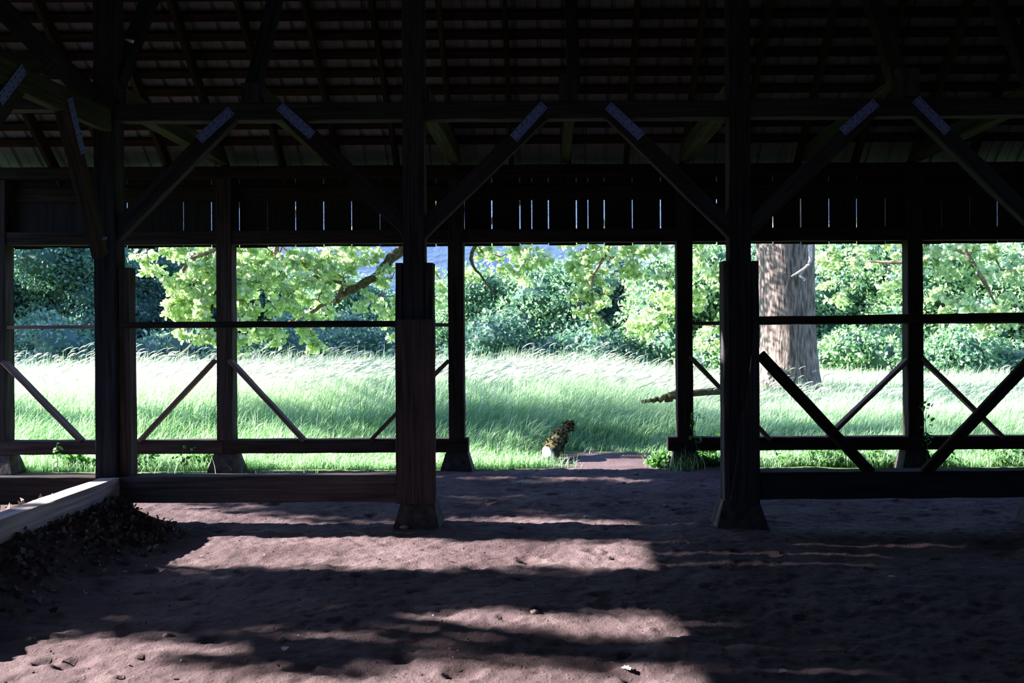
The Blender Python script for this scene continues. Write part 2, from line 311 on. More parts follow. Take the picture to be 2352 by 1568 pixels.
# top chords of the inner row, bay by bay
def chord(xa, xb, z0, z1, label):
    return beam('top_beam', (xa, yc, (z0 + z1) / 2), (xb, yc, (z0 + z1) / 2), 0.13, z1 - z0, 'grey', label=label, cat='beam', group='top beams of the inner row')
h = 0.086
chord(PX['Z'] + h, PX['A'] - h, 3.285, 3.42, 'short dark top beam left of the leftmost tall post')
chord(PX['A'] + h, PX['B'] - h, 3.19, 3.325, 'dark top beam between the leftmost tall post and the plank-cased post')
chord(PX['B'] + h, PX['C'] - h, 3.19, 3.325, 'dark top beam spanning above the open gateway')
chord(PX['C'] + h, PX['D'] - h, 3.195, 3.335, 'dark top beam running right from the split-board post')
# knee braces with perforated plates
def knee(a, b, pa, pb, label, plab_):
    """a,b: photo ends of the brace centreline; pa,pb: ends of its plate"""
    y = yc - 0.01
    A, B = P(a[0], a[1], YF), P(b[0], b[1], YF); A.y = B.y = YF + 0.067
    ex = (B - A).normalized(); px_ = min(PX.values(), key=lambda v: abs(v - A.x)); sg = 1 if B.x > A.x else -1
    A = A - ex * 0.22; B = B + ex * 0.12
    o = beam('knee_brace', A, B, 0.09, 0.128, 'grey', up=(0, 0, 1), label=label, cat='brace', group='knee braces with perforated steel plates')
    clip(o, (0, 0, 3.188 if px_ < 1.6 and not (px_ > 1.4 and sg > 0) else 3.193), (0, 0, 1)); clip(o, (px_ + sg * 0.089, 0, 0), (-sg, 0, 0))
    C, D = P(pa[0], pa[1], YF), P(pb[0], pb[1], YF); C.y = D.y = YF + 0.016
    X = (D - C); L = X.length; X.normalize(); Yv = Vector((0, 1, 0)); Zv = X.cross(Yv)
    mb = MB(); mb.box(0, L, -0.002, 0.002, -0.038, 0.038)
    pl = mb.build('steel_plate', M['galv'], o)
    mw = Matrix(((X.x, Yv.x, Zv.x, C.x), (X.y, Yv.y, Zv.y, C.y), (X.z, Yv.z, Zv.z, C.z), (0, 0, 0, 1)))
    pl.matrix_basis = o.matrix_basis.inverted() @ mw; tag(pl, 'pale galvanised plate with two rows of nails')
    for r in range(2):
        for i in range(7):
            c = nail_proto.copy(); COL.objects.link(c); c.parent = pl
            c.location = (L * (0.05 + 0.15 * i) if r == 0 else L * (0.05 + 0.15 * i), -0.004, (-0.022, 0.022)[r])
    return o
mb = MB(); mb.tube([(0, -0.002, 0), (0, 0.002, 0)], [0.0052, 0.0052], 8); nail_me = mb.mesh('nail'); nail_me.materials.append(M['nail'])
nail_proto = bpy.data.objects.new('nail', nail_me)
knee((262, 530), (525, 262), (455, 320), (530, 252), 'diagonal brace rising right from the leftmost tall post', '')
knee((932, 522), (660, 262), (641, 243), (716, 310), 'diagonal brace rising left from the plank-cased post', '')
knee((973, 523), (1240, 262), (1179, 317), (1250, 239), 'diagonal brace rising right over the gateway from the plank-cased post', '')
knee((1682, 526), (1408, 258), (1397, 241), (1474, 313), 'diagonal brace rising left over the gateway from the split-board post', '')
knee((1724, 520), (2000, 256), (1936, 302), (2014, 234), 'diagonal brace rising right from the split-board post', '')
knee((2385, 508), (2114, 248), (2105, 226), (2179, 302), 'rightmost diagonal brace, running out of the frame at right', '')
# inner row sills
def sill(p0, p1, w, hh, mat, label): return beam('sill_beam', p0, p1, w, hh, mat, label=label, cat='beam', group='low sill beams of the inner row', jit=0.003)
zs = (0.392 + 0.188) / 2
sill((PX['Z'] + h, yc, zs - 0.005), (PX['A'] - h - 0.005, yc, zs - 0.005), 0.16, 0.205, 'brown', 'low sill beam left of the leftmost tall post, behind the bark mulch')
sill((PX['A'] + h + 0.0, yc - 0.0, zs), (PX['B'] - h - 0.062, yc, zs), 0.165, 0.205, 'casing', 'low cracked sill beam between the leftmost tall post and the plank-cased post')
sill((PX['C'] + h + 0.062, yc, zs + 0.004), (PX['D'] - h, yc, zs + 0.008), 0.165, 0.212, 'grey', 'long dark sill beam running right from the split-board post')
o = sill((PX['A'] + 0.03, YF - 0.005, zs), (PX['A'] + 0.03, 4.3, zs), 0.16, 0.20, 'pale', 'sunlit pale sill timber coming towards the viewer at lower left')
# the post it stands on is buried in dirt; short post foot of A
pier(PX['A'], yc, 0.185, -0.02, 0.25, 0.30, 0.2, 0.26, 'pier block buried in leaves under the leftmost tall post')
# rails of the inner row
beam('rail', (PX['A'] + h + 0.045, YF + 0.01, 1.585), (PX['B'] - h - 0.065, YF + 0.01, 1.583), 0.05, 0.047, 'brown', label='thin dark rail between the leftmost tall post and the plank-cased post', cat='rail', group='rails of the inner row', jit=0.003)
beam('rail', (PX['C'] + h + 0.062, YF + 0.01, 1.592), (PX['D'] - h, YF + 0.01, 1.612), 0.05, 0.062, 'brown', label='thick dark rail running right from the split-board post', cat='rail', group='rails of the inner row', jit=0.003)
# lower crossing braces at right
A = P(1745, 815, YF + 0.03); B = P(2000, 1086, YF + 0.03)
beam('lower_brace', A, B, 0.05, 0.085, 'brown', label='diagonal brace falling right from the split-board post to the dark sill', cat='brace', group='lower braces of the inner row', warp=0.004)
A = P(2400, 790, YF + 0.03); B = P(2125, 1086, YF + 0.03)
beam('lower_brace', A, B, 0.05, 0.085, 'brown', label='diagonal brace falling left to the dark sill from beyond the right edge', cat='brace', group='lower braces of the inner row', warp=0.006)
# ---------------- members running towards the viewer at upper left
XA = -3.44
beam('side_beam', (XA, YF - 0.04, 3.18), (XA, 4.3, 3.18), 0.08, 0.175, 'green', label='beam running towards the viewer at upper left, with a lit lower edge', cat='beam')
def knee2(p0, p1, pl0, pl1, label):
    o = beam('knee_brace', p0, p1, 0.08, 0.125, 'brown' if 'bolted' in label else 'grey', up=(0, 0, 1), label=label, cat='brace', group='side braces at upper left')
    clip(o, (0, 0, 3.088), (0, 0, 1))
    X = (pl1 - pl0); L = X.length; X.normalize(); Zv = Vector((1, 0, 0)); Yv = Zv.cross(X)
    mb = MB(); mb.box(0, L, -0.036, 0.036, -0.002, 0.002); pl = mb.build('steel_plate', M['galv'], o)
    mw = Matrix(((X.x, Yv.x, Zv.x, pl0.x), (X.y, Yv.y, Zv.y, pl0.y), (X.z, Yv.z, Zv.z, pl0.z), (0, 0, 0, 1)))
    pl.matrix_basis = o.matrix_basis.inverted() @ mw; tag(pl, 'pale galvanised plate with two rows of nails')
    for r in range(2):
        for i in range(7):
            c = nail_proto.copy(); COL.objects.link(c); c.parent = pl; c.location = (L * (0.05 + 0.15 * i), (-0.02, 0.02)[r], 0.004); c.rotation_euler = (PI / 2, 0, 0)
    return o
kb = knee2((XA, 6.93, 2.12), (XA, 6.38, 3.18), Vector((XA + 0.043, 6.60, 2.84)), Vector((XA + 0.043, 6.42, 3.2)), 'brown bolted knee brace leaning left of the leftmost tall post')
mb = MB(); mb.tube([(0, 0, 0), (0.012, 0, 0)], [0.016, 0.016], 6); mb.tube([(0.012, 0, 0), (0.028, 0, 0)], [0.008, 0.008], 6)
bo = mb.build('bolt', M['galv'], kb); bo.matrix_basis = kb.matrix_basis.inverted() @ Matrix.Translation((XA + 0.04, 6.89, 2.25)); tag(bo, 'steel bolt head')
knee2((XA, 4.85, 2.1), (XA, 5.86, 3.163), Vector((XA + 0.043, 5.60, 2.98)), Vector((XA + 0.043, 5.86, 3.25)), 'grey knee brace cut by the left edge of the photo')
beam('raking_strut', P(215, 225, YF - 0.02), P(-40, -22, YF - 0.02), 0.07, 0.15, 'grey', label='raking strut rising left from the leftmost tall post', cat='strut')
beam('gusset_board', P(-80, 140, YF + 0.02) - Vector((0, 0, 0.02)), P(103, 140, YF + 0.02) - Vector((0, 0, 0.02)), 0.05, 0.18, 'green', label='short greenish board behind the raking strut at upper left', cat='board')
# ---------------- tie beams from inner row to back wall + struts up to the roof
ties = [(PX['A'] + 0.03, 'leftmost tall post'), (-2.30, 'left bay middle'), (PX['B'] + 0.04, 'plank-cased post'), (0.19, 'middle of the gateway'), (PX['C'] - 0.02, 'split-board post'), (2.74, 'right bay middle'), (3.93, 'far right')]
for i, (x, nm) in enumerate(ties):
    wide = i in (0, 2, 4, 6)
    xb = BX[{0: 1, 2: 2, 4: 3, 6: 4}[i]] if wide else x
    tb = beam('tie_beam', (x, YF + (0.17 if wide else 0.0), 3.41), (xb, YB + 0.10, 3.36 if wide else 3.36), 0.13 if wide else 0.09, 0.16, 'green', label='greenish tie beam running back to the wall from the ' + nm, cat='beam', group='tie beams between inner row and back wall'); clip(tb, (0, YB, RZ0 - 0.004), (0, RS_, 1))
for i, (x, nm) in enumerate([(PX['A'] + 0.06, 'beside the leftmost tall post'), (-2.34, 'above the left bay'), (0.21, 'above the gateway'), (2.80, 'above the right bay'), (3.86, 'at the right edge')]):
    top = Vector((x, YF + 0.93, 4.72)); bot = Vector((x, YF + 0.10, 3.45 if i not in (0,) else 3.5))
    beam('roof_strut', bot, top, 0.10 if i != 3 else 0.14, 0.12, 'grey' if i != 3 else 'green', up=(0, 1, 0), label='dark strut leaning back to the rafters ' + nm, cat='strut', group='roof struts')
beam('strut_block', (-2.32, YF + 0.03, 3.328), (-2.32, YF + 0.03, 3.47), 0.10, 0.155, 'grey', up=(1, 0, 0), label='short upright block on the top beam above the left bay', cat='block', group='upright blocks on the top beams')
beam('strut_block', (0.135, YF + 0.03, 3.328), (0.135, YF + 0.03, 3.52), 0.10, 0.085, 'grey', up=(1, 0, 0), label='short upright block on the top beam above the gateway', cat='block', group='upright blocks on the top beams')
beam('strut_block', (2.83, YF + 0.03, 3.34), (2.83, YF + 0.03, 3.56), 0.10, 0.16, 'grey', up=(1, 0, 0), label='short upright block on the top beam above the right bay', cat='block', group='upright blocks on the top beams')

# ------------------------------------------------------------------ back wall
yb = YB + PH
bl = ['pale-edged wall post cut by the left edge of the photo', 'back wall post seen between the leftmost tall post and the plank-cased post', 'back wall post at the left end of the gateway gap',
      'back wall post at the right end of the gateway gap', 'back wall post with a sunlit left edge, right of the big trunk']
bl.append('back wall post beyond the right edge of the photo'); BX.append(8.78)
for i in range(6):
    beam('wall_post', (BX[i], yb, 0.358), (BX[i], yb, 3.145), 0.166, 0.166, 'brown', up=(0, 1, 0), label=bl[i], cat='post', group='posts of the back wall')
# header and plate, in lengths between posts (they run in front of the boards)
hz0, hz1 = 2.447, 2.59
for i in range(6):
    xa = BX[i] + 0.084; xb = BX[i + 1] - 0.084
    beam('header_beam', (xa, yb, (hz0 + hz1) / 2), (xb, yb, (hz0 + hz1) / 2), 0.13, hz1 - hz0, 'brown', cat='beam', group='header beams of the back wall',
         label=['header beam of the back wall over the leftmost opening', 'header beam of the back wall over the oak branch', 'header beam of the back wall over the gateway', 'header beam of the back wall in front of the big trunk', 'header beam of the back wall at the right edge', 'last header beam of the back wall beyond the right edge'][i])
beam('wall_plate', (-6.1, yb - 0.03, 3.21), (8.9, yb - 0.03, 3.21), 0.15, 0.12, 'brown', label='long wall plate under the rafters along the top of the back wall', cat='beam')
mb = MB(); x = -6.05
bw = 0.3047; off = P(1130, 480, YB + 0.19).x
k0 = int((x - off) / bw); rb = random.Random(3)
narrow = {1: 0.0}
for k in range(-26, 48):
    xa = off + k * bw; 
    if xa < -6.1 or xa > 8.8: continue
    g0 = rb.choice([0.007, 0.009, 0.011, 0.013, 0.015]); g = g0
    if xa < -4.9 or (-4.5 < xa < -4.0): g = 0.001
    if 3.3 < xa < 3.5: g = 0.002
    t = rb.uniform(-0.004, 0.004)
    if k in (1, 3):       # boards split down the middle by a crack
        mb.box(xa + g / 2, xa + 0.40 * bw, 9.785, 9.806, 2.44, 3.24); mb.box(xa + 0.40 * bw + 0.009, xa + bw - g / 2, 9.785, 9.806, 2.44, 3.24)
    else: mb.box(xa + g / 2, xa + bw - g / 2 + t, 9.785 + rb.uniform(0, 0.003), 9.806, 2.43 + rb.uniform(-0.012, 0.005), 3.24)
tag(mb.build('wall_back', M['board']), kind='structure')
beam('nailing_strip', (-6.1, 9.83, 3.02), (8.8, 9.83, 3.02), 0.04, 0.19, 'brown', label='horizontal strip nailed outside across the upper wall boards', cat='board')
beam('nailing_strip', (-6.1, 9.765, 3.0), (8.8, 9.765, 3.0), 0.02, 0.15, 'brown', label='horizontal strip inside behind the wall posts', cat='board')
# back sills
zb = 0.287
beam('wall_sill', (-6.3, yb, zb), (P(512, 1030, YB).x - 0.002, yb, zb), 0.16, 0.142, 'brown', label='back wall sill at the left, ending at a butt joint under a wall post', cat='beam', group='sill beams of the back wall')
beam('wall_sill', (P(512, 1030, YB).x + 0.002, yb, zb), (P(1075, 1030, YB).x, yb, zb), 0.16, 0.142, 'brown', label='back wall sill ending with a cut face left of the dirt path', cat='beam', group='sill beams of the back wall')
beam('wall_sill', (P(1536, 1020, YB).x, yb, zb), (8.6, yb, zb - 0.005), 0.16, 0.138, 'brown', label='back wall sill starting at the weedy end right of the dirt path', cat='beam', group='sill beams of the back wall')
pn = ['at the left edge of the photo', 'in the grass below the second wall post', 'at the left end of the gateway gap', 'overgrown with weeds right of the dirt path', 'in the weeds below the sunlit-edged wall post']
for i in range(5):
    pier(BX[i] + 0.0, yb, 0.213, 0.0, 0.24, 0.34, 0.18, 0.28, 'dark tapered pier block ' + pn[i])
# back rail (three runs) and lower diagonal braces
for (x0, x1, lb) in ((BX[0] + 0.084, BX[1] - 0.084, 'left of the second wall post'), (BX[1] + 0.084, BX[2] - 0.084, 'behind the plank-cased post'), (BX[3] + 0.084, BX[4] - 0.084, 'behind the split-board post'), (BX[4] + 0.084, 8.6, 'at the far right')):
    beam('wall_rail', (x0, yb - 0.03, 1.573), (x1, yb - 0.03, 1.573), 0.07, 0.036, 'redbr', label='thin rail of the back wall ' + lb, cat='rail', group='rails of the back wall')
for (a, b, lb) in (((10, 830), (188, 1012), 'at the left edge, falling right'), ((494, 828), (322, 1012), 'falling left from the second wall post'), ((528, 826), (700, 1012), 'falling right from the second wall post'),
                   ((1030, 828), (852, 1010), 'partly hidden by the plank-cased post'), ((1584, 818), (1768, 1008), 'passing behind the split-board post'),
                   ((2084, 826), (1898, 1006), 'pale, falling left from the sunlit-edged wall post'), ((2114, 820), (2302, 1004), 'falling right from the sunlit-edged wall post')):
    beam('wall_brace', P(a[0], a[1], YB + 0.03), P(b[0], b[1], YB + 0.03), 0.10, 0.042, 'redbr', label='slim back wall brace ' + lb, cat='brace', group='lower braces of the back wall')

# ------------------------------------------------------------------ roof
RIDGE_Y = 2.6; X0, X1 = -6.4, 9.3
cs = 1 / math.sqrt(1 + RS_ * RS_); nv = Vector((0, -RS_ * cs, cs)) * -1      # placeholder
UPN = Vector((0, RS_ * cs, cs))                                              # upward normal of the visible slope
DN = Vector((0, cs, -RS_ * cs))                                              # direction down the slope
def on_roof(x, s, d):
    """s metres up the slope from the back wall line, d above the rafters' underside"""
    p = Vector((x, YB, RZ0)) - DN * s + UPN * d; return p
SL = (YB - RIDGE_Y) / cs
ord_ = ['first', 'second', 'third', 'fourth', 'fifth', 'sixth', 'seventh', 'eighth', 'ninth', 'tenth', 'eleventh', 'twelfth', 'thirteenth', 'fourteenth', 'fifteenth', 'sixteenth', 'seventeenth', 'eighteenth', 'nineteenth', 'twentieth']
for i, k in enumerate(range(-8, 9)):
    x = -0.388 + 0.613 * k
    beam('rafter', on_roof(x, -0.45, 0.07), on_roof(x, SL, 0.07), 0.045, 0.14, 'rafter', up=UPN, label='sloping rafter, %s from the left under the metal roof' % ord_[i], cat='rafter', group='rafters')
for i in range(16):
    s = 0.205 + i * 0.2025
    beam('roof_batten', on_roof(X0, s, 0.162), on_roof(X1, s, 0.162), 0.092, 0.042, 'batten', up=UPN, label='long roof batten under the metal sheets, %s up from the wall plate' % ord_[i], cat='batten', group='roof battens', jit=0.002)
# corrugated sheet (both slopes)
prof = []; x = X0
while x < X1:
    for (dx, dz) in ((0, 0), (0.085, 0), (0.092, 0.005), (0.11, 0.005), (0.117, 0), (0.19, 0), (0.203, 0.026), (0.222, 0.026)): prof.append((x + dx, dz))
    x += 0.235
def sheet(s0, s1, front):
    V = []; Fc = []; n = len(prof); 
    for s in (s0, s1):
        for d in (0.187, 0.188):
            for (x, dz) in prof:
                p = on_roof(x, s, d + dz)
                if front: p.y = 2 * RIDGE_Y - p.y
                V.append(p)
    for i in range(n - 1): Fc += [(i, i + 1, 2 * n + i + 1, 2 * n + i), (n + i, 3 * n + i, 3 * n + i + 1, n + i + 1), (i, n + i, n + i + 1, i + 1), (2*n+i, 2*n+i+1, 3*n+i+1, 3*n+i)]
    mb = MB(); mb.add(V, Fc); return mb
tag(sheet(-0.50, SL + 0.1, False).build('ceiling', M['sheet']), kind='structure')
tag(sheet(0.2, SL + 0.1, True).build('ceiling', M['sheet']), kind='structure')
# gable ends, outside the frame; unseen boards that also keep the sky out
def gable(name, X, zlow):
    mb = MB(); y = -4.4
    while y < 9.7:
        zt = min(raf(y), raf(2 * RIDGE_Y - y)) + 0.12; zt = min(zt, min(raf(y + 0.3), raf(2 * RIDGE_Y - y - 0.3)) + 0.12)
        if zt > zlow: mb.box(X - 0.012, X + 0.012, y + 0.003, y + 0.297, zlow, zt)
        y += 0.3
    return tag(mb.build(name, M['board']), kind='structure')
gable('wall_left', -6.15, 3.32)
mb = MB(); y = -4.4
while y < 7.0:
    if y < 3.6: mb.box(-6.162, -6.138, y + 0.003, y + 0.297, 0.0, 3.32)
    else: mb.box(-6.162, -6.138, y + 0.003, y + 0.297, 0.0, 1.1)
    y += 0.3
tag(mb.build('wall_left', M['board']), kind='structure')  # unseen lower boards, added to darken the interior clear of the sun's path
gable('wall_right', 8.9, 0.15)

mb = MB(); x = -6.1
while x < 8.8:
    if not (-2.5 < x < -1.7): mb.box(x + 0.003, x + 0.297, -4.41, -4.39, 0.0, 3.2)
    x += 0.3
tag(mb.build('wall_front_added', M['board']), kind='structure')  # unseen wall added to block skylight, its gap placed for the blue fill
# ------------------------------------------------------------------ plants: builders
def unit(n):
    v = RS.normal(size=(n, 3)); return v / np.linalg.norm(v, axis=1)[:, None]
OAK = np.array([(0, 0), (0.10, 0.16), (0.30, 0.20), (0.22, 0.38), (0.42, 0.52), (0.26, 0.64), (0.30, 0.86), (0.0, 1.0), (-0.30, 0.86), (-0.26, 0.64), (-0.42, 0.52), (-0.22, 0.38), (-0.30, 0.20), (-0.10, 0.16)])
RH = np.array([(0, 0), (0.32, 0.42), (0.0, 1.0), (-0.32, 0.42)])
OV = np.array([(0, 0), (0.25, 0.2), (0.33, 0.5), (0.2, 0.8), (0, 1.0), (-0.2, 0.8), (-0.33, 0.5), (-0.25, 0.2)])
def leaves_mesh(name, C, size, tmpl, outward=None, droop=0.5, cup=0.18):
    n = len(C); u = unit(n); u[:, 2] -= droop
    if outward is not None: u += outward * 0.5
    u /= np.linalg.norm(u, axis=1)[:, None]; w = np.cross(u, unit(n)); w /= np.linalg.norm(w, axis=1)[:, None]; nn = np.cross(u, w)
    s = size * RS.uniform(0.7, 1.25, n); k = len(tmpl)
    V = C[:, None, :] + s[:, None, None] * (tmpl[None, :, 0:1] * w[:, None, :] + tmpl[None, :, 1:2] * u[:, None, :] + (np.abs(tmpl[:, 0]) * cup * 2)[None, :, None] * nn[:, None, :] - (tmpl[:, 1] ** 2 * cup)[None, :, None] * nn[:, None, :])
    return np_mesh(name, V.reshape(-1, 3), np.arange(n * k).reshape(n, k), n)
def blob_points(blobs, n, shell=(0.72, 1.05), up=0.0):
    b = np.array(blobs, dtype=float); w = b[:, 3] ** 2; w /= w.sum(); idx = RS.choice(len(b), n, p=w); d = unit(n)
    if up: d[:, 2] = np.abs(d[:, 2]) * up + d[:, 2] * (1 - up)
    r = b[idx, 3] * RS.uniform(shell[0], shell[1], n) ** 0.8
    sq = b[idx, 4] if b.shape[1] > 4 else np.ones(n)
    off = d * r[:, None]; off[:, 2] *= sq
    return b[idx, :3] + off, d
def lumps(blobs, k=0.72, zmin=None):
    mb = MB()
    for b in blobs:
        r = b[3] * k; nu, nvv = 9, 6; V = []; sq = b[4] if len(b) > 4 else 1
        for j in range(nvv + 1):
            th = PI * j / nvv
            for i in range(nu):
                ph = 2 * PI * i / nu; q = r * random.uniform(0.78, 1.08)
                V.append((b[0] + q * math.sin(th) * math.cos(ph), b[1] + q * math.sin(th) * math.sin(ph), b[2] + q * math.cos(th) * sq))
        mb.add(V, [(j * nu + i, j * nu + (i + 1) % nu, (j + 1) * nu + (i + 1) % nu, (j + 1) * nu + i) for j in range(nvv) for i in range(nu)])
    return mb
def tree(name, x, y, blobs, n, size, mat, label, cat='tree', trunk_r=0.12, tmpl=RH, core=True, group='trees and bushes behind the meadow', h=None):
    z0 = ground_z(x, y, False) - 0.05; root = empty(name, (x, y, z0)); tag(root, label, cat, group)
    bl = [(b[0], b[1], b[2] - z0) + tuple(b[3:]) for b in blobs]; bl = [(b[0] - x, b[1] - y) + tuple(b[2:]) for b in bl]
    C, d = blob_points(bl, n); me = leaves_mesh('foliage', C, size, tmpl, d)
    link('foliage', me, M[mat], root)
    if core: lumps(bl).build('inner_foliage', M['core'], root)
    mb = MB(); top = max(b[2] for b in bl); hh = h or top * 0.8
    mb.tube([(0, 0, 0), (0.04, 0, hh * 0.3), (-0.05, 0.02, hh * 0.65), (0, 0, hh)], [trunk_r * 1.2, trunk_r, trunk_r * 0.8, trunk_r * 0.4], 8, 0.1)
    for b in bl[:14]:
        if b[2] > hh * 0.2:
            z = min(hh * 0.9, b[2] * 0.6); mb.tube([(0, 0, z), (b[0] * 0.6, b[1] * 0.6, b[2] * 0.85), (b[0], b[1], b[2])], [trunk_r * 0.5, trunk_r * 0.28, trunk_r * 0.1], 6, 0.1)
    mb.build('trunk', M['twigbark'], root, True)
    return root
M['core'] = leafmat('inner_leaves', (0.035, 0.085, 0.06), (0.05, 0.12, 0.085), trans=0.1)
def hedge_blobs(px0, px1, ptop, Y, depth, r0, r1, n, seed, taper=0.0):
    """crown filling photo columns px0..px1 up to height ptop"""
    rr = random.Random(seed); out = []
    for i in range(n):
        px = rr.uniform(px0, px1); t = rr.random(); yy = Y + rr.uniform(-depth, depth)
        top = EYE - (ptop - CY) * Y / F; m = abs((px - (px0 + px1) / 2) / ((px1 - px0) / 2)); top *= (1 - taper * m * m)
        r = rr.uniform(r0, r1); z = 0.3 + t * max(0.3, (top - r * 0.8 - 0.3)); out.append(((px - CX) * yy / F, yy, z, r, 0.85))
    return out
def hedge(px0, px1, ptop, Y, n, mat, label, seed, depth=1.4, nb=26, r=(0.6, 1.1), size=0.13, taper=0.3, cat='tree', name='tree', **kw):
    bl = hedge_blobs(px0, px1, ptop, Y, depth, r[0], r[1], nb, seed, taper); x = (0.5 * (px0 + px1) - CX) * Y / F
    return tree(name, x, Y, bl, n, size, mat, label, cat, **kw)
# ------------------------------------------------------------------ far hill and haze
xs3 = np.linspace(-420, 420, 60); mb = MB(); V = []; Fc = []
rows = 14
for j in range(rows + 1):
    for x in xs3:
        y = 260 + j * 14; t = j / rows
        z = 1 + 95 * t * (1 + 0.25 * mnoise.noise((x * 0.012, 3.1, t))) + 6 * mnoise.noise((x * 0.05, y * 0.05, 0))
        V.append((x, y, z))
n = len(xs3)
for j in range(rows):
    for i in range(n - 1): Fc.append((j * n + i, j * n + i + 1, (j + 1) * n + i + 1, (j + 1) * n + i))
mb.add(V, Fc); hill = mb.build('ground', None, None, True); 
M['hill'] = plain('forested_hillside', (0.010, 0.028, 0.030), (0.030, 0.065, 0.065), scale=0.25, rough=1, bump=0.5, dist=3.0)
hill.data.materials.append(M['hill']); tag(hill, kind='structure')
mb = MB(); mb.box(-300, 300, 75, 255, -2, 90); hz, nt, out = new_mat('blue_air_haze')
vs = N(nt, 'ShaderNodeVolumeScatter'); vs.inputs['Color'].default_value = (0.14, 0.27, 1.0, 1); vs.inputs['Density'].default_value = 0.0010; vs.inputs['Anisotropy'].default_value = 0.0
nt.links.new(vs.outputs[0], out.inputs['Volume'])
tag(mb.build('haze', hz), 'blue haze between the meadow trees and the distant wooded hill', 'haze', kind='stuff')

# ------------------------------------------------------------------ trees behind the meadow
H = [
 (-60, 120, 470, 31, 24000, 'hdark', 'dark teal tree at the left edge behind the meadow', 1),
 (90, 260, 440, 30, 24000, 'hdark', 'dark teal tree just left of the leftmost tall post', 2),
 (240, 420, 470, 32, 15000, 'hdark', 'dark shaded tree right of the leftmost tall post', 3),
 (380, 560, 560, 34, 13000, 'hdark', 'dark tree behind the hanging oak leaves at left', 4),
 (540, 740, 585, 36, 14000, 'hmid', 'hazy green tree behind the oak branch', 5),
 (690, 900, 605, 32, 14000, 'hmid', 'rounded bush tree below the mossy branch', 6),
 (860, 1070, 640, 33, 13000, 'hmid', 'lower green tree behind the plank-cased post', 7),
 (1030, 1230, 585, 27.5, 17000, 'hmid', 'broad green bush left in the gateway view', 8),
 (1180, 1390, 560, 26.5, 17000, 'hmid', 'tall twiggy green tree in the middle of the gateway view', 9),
 (1340, 1530, 560, 28, 15000, 'hdeep', 'shade-darkened tree right of centre in the gateway view', 10),
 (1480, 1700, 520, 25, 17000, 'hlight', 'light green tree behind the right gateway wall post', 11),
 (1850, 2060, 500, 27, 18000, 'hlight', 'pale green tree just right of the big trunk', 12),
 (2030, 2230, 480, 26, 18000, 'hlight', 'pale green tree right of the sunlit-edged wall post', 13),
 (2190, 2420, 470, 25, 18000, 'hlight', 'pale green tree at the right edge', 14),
 (1650, 1880, 520, 30, 9000, 'hlight', 'green tree hidden behind the big trunk', 15),
]
for (a, b, t, Y, n, mt, lb, sd) in H:
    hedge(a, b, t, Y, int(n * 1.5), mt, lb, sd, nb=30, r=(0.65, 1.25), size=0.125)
H2 = [(2400, 2620, 470, 25, 13000, 'hlight', 'pale green tree beyond the right edge of the photo', 41), (2600, 2850, 450, 26, 13000, 'hmid', 'green tree far beyond the right edge of the photo', 42), (-300, -40, 450, 30, 13000, 'hdark', 'dark tree beyond the left edge of the photo', 43)]
for (a, b, t, Y, n, mt, lb, sd) in H2: hedge(a, b, t, Y, n, mt, lb, sd, nb=28, r=(0.65, 1.25), size=0.15)
LB = [(1370, 1480, 745, 23.5, 5000, 'hdeep', 'low dark bush at the meadow edge in the gateway view', 21), (1400, 1560, 720, 24.5, 6000, 'hmid', 'rounded low bush left of the right gateway wall post', 22),
      (1590, 1680, 730, 23, 4500, 'hlight', 'low light bush behind the split-board post', 23), (560, 760, 720, 25, 7000, 'hdark', 'low dark bush behind the grass heads at left', 24),
      (740, 920, 690, 26, 7000, 'hdark', 'low teal bush left of the plank-cased post', 25), (1060, 1250, 700, 24.5, 8000, 'hdark', 'low blue-green bush left in the gateway view', 26),
      (1880, 2080, 730, 22.5, 7500, 'hlight', 'low bright bush right of the big trunk', 27), (2110, 2400, 745, 22, 8000, 'hmid', 'low bush under the pale trees at the right edge', 28), (0, 215, 700, 22.5, 8000, 'hdark', 'low shaded shrub with pale sprays at the left edge', 29),
      (290, 500, 730, 23, 7000, 'hdark', 'low shaded shrub right of the leftmost tall post', 30), (1230, 1400, 700, 24, 7000, 'hdark', 'low dark shrub in the middle of the gateway view', 31)]
for (a, b, t, Y, n, mt, lb, sd) in LB:
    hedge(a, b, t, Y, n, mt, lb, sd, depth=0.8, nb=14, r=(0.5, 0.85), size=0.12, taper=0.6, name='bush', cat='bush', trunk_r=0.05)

# ------------------------------------------------------------------ the oak
OX, OY = P(1812, 800, 17).x, 17.0
oak = empty('oak_tree', (OX, OY, 0.1)); tag(oak, 'massive old oak trunk with dappled sunlight at right and mossy limbs reaching left', 'tree')
def lv(v): return Vector((v.x - OX, v.y - OY, v.z - 0.1))
V = []; nr = 40; nz = 46; Ht = 5.2
for j in range(nz + 1):
    z = Ht * j / nz - 0.1
    r0 = 0.50 + 0.26 * math.exp(-max(z, 0) / 0.38) + 0.045 * max(0, z - 2.2)
    for i in range(nr):
        t = 2 * PI * i / nr
        r = r0 * (1 + 0.06 * math.sin(3 * t + 1) + 0.10 * math.exp(-max(z, 0) / 0.5) * math.sin(5 * t)) + 0.03 * mnoise.noise((math.cos(t) * 7, math.sin(t) * 7, z * 1.2)) + 0.016 * mnoise.noise((math.cos(t) * 22, math.sin(t) * 22, z * 3))
        lean = -0.02 * z
        V.append((lean + r * math.cos(t), r * math.sin(t), z))
mb = MB(); mb.add(V, [(j * nr + i, j * nr + (i + 1) % nr, (j + 1) * nr + (i + 1) % nr, (j + 1) * nr + i) for j in range(nz) for i in range(nr)])
mb.build('trunk', M['bark'], oak, True)
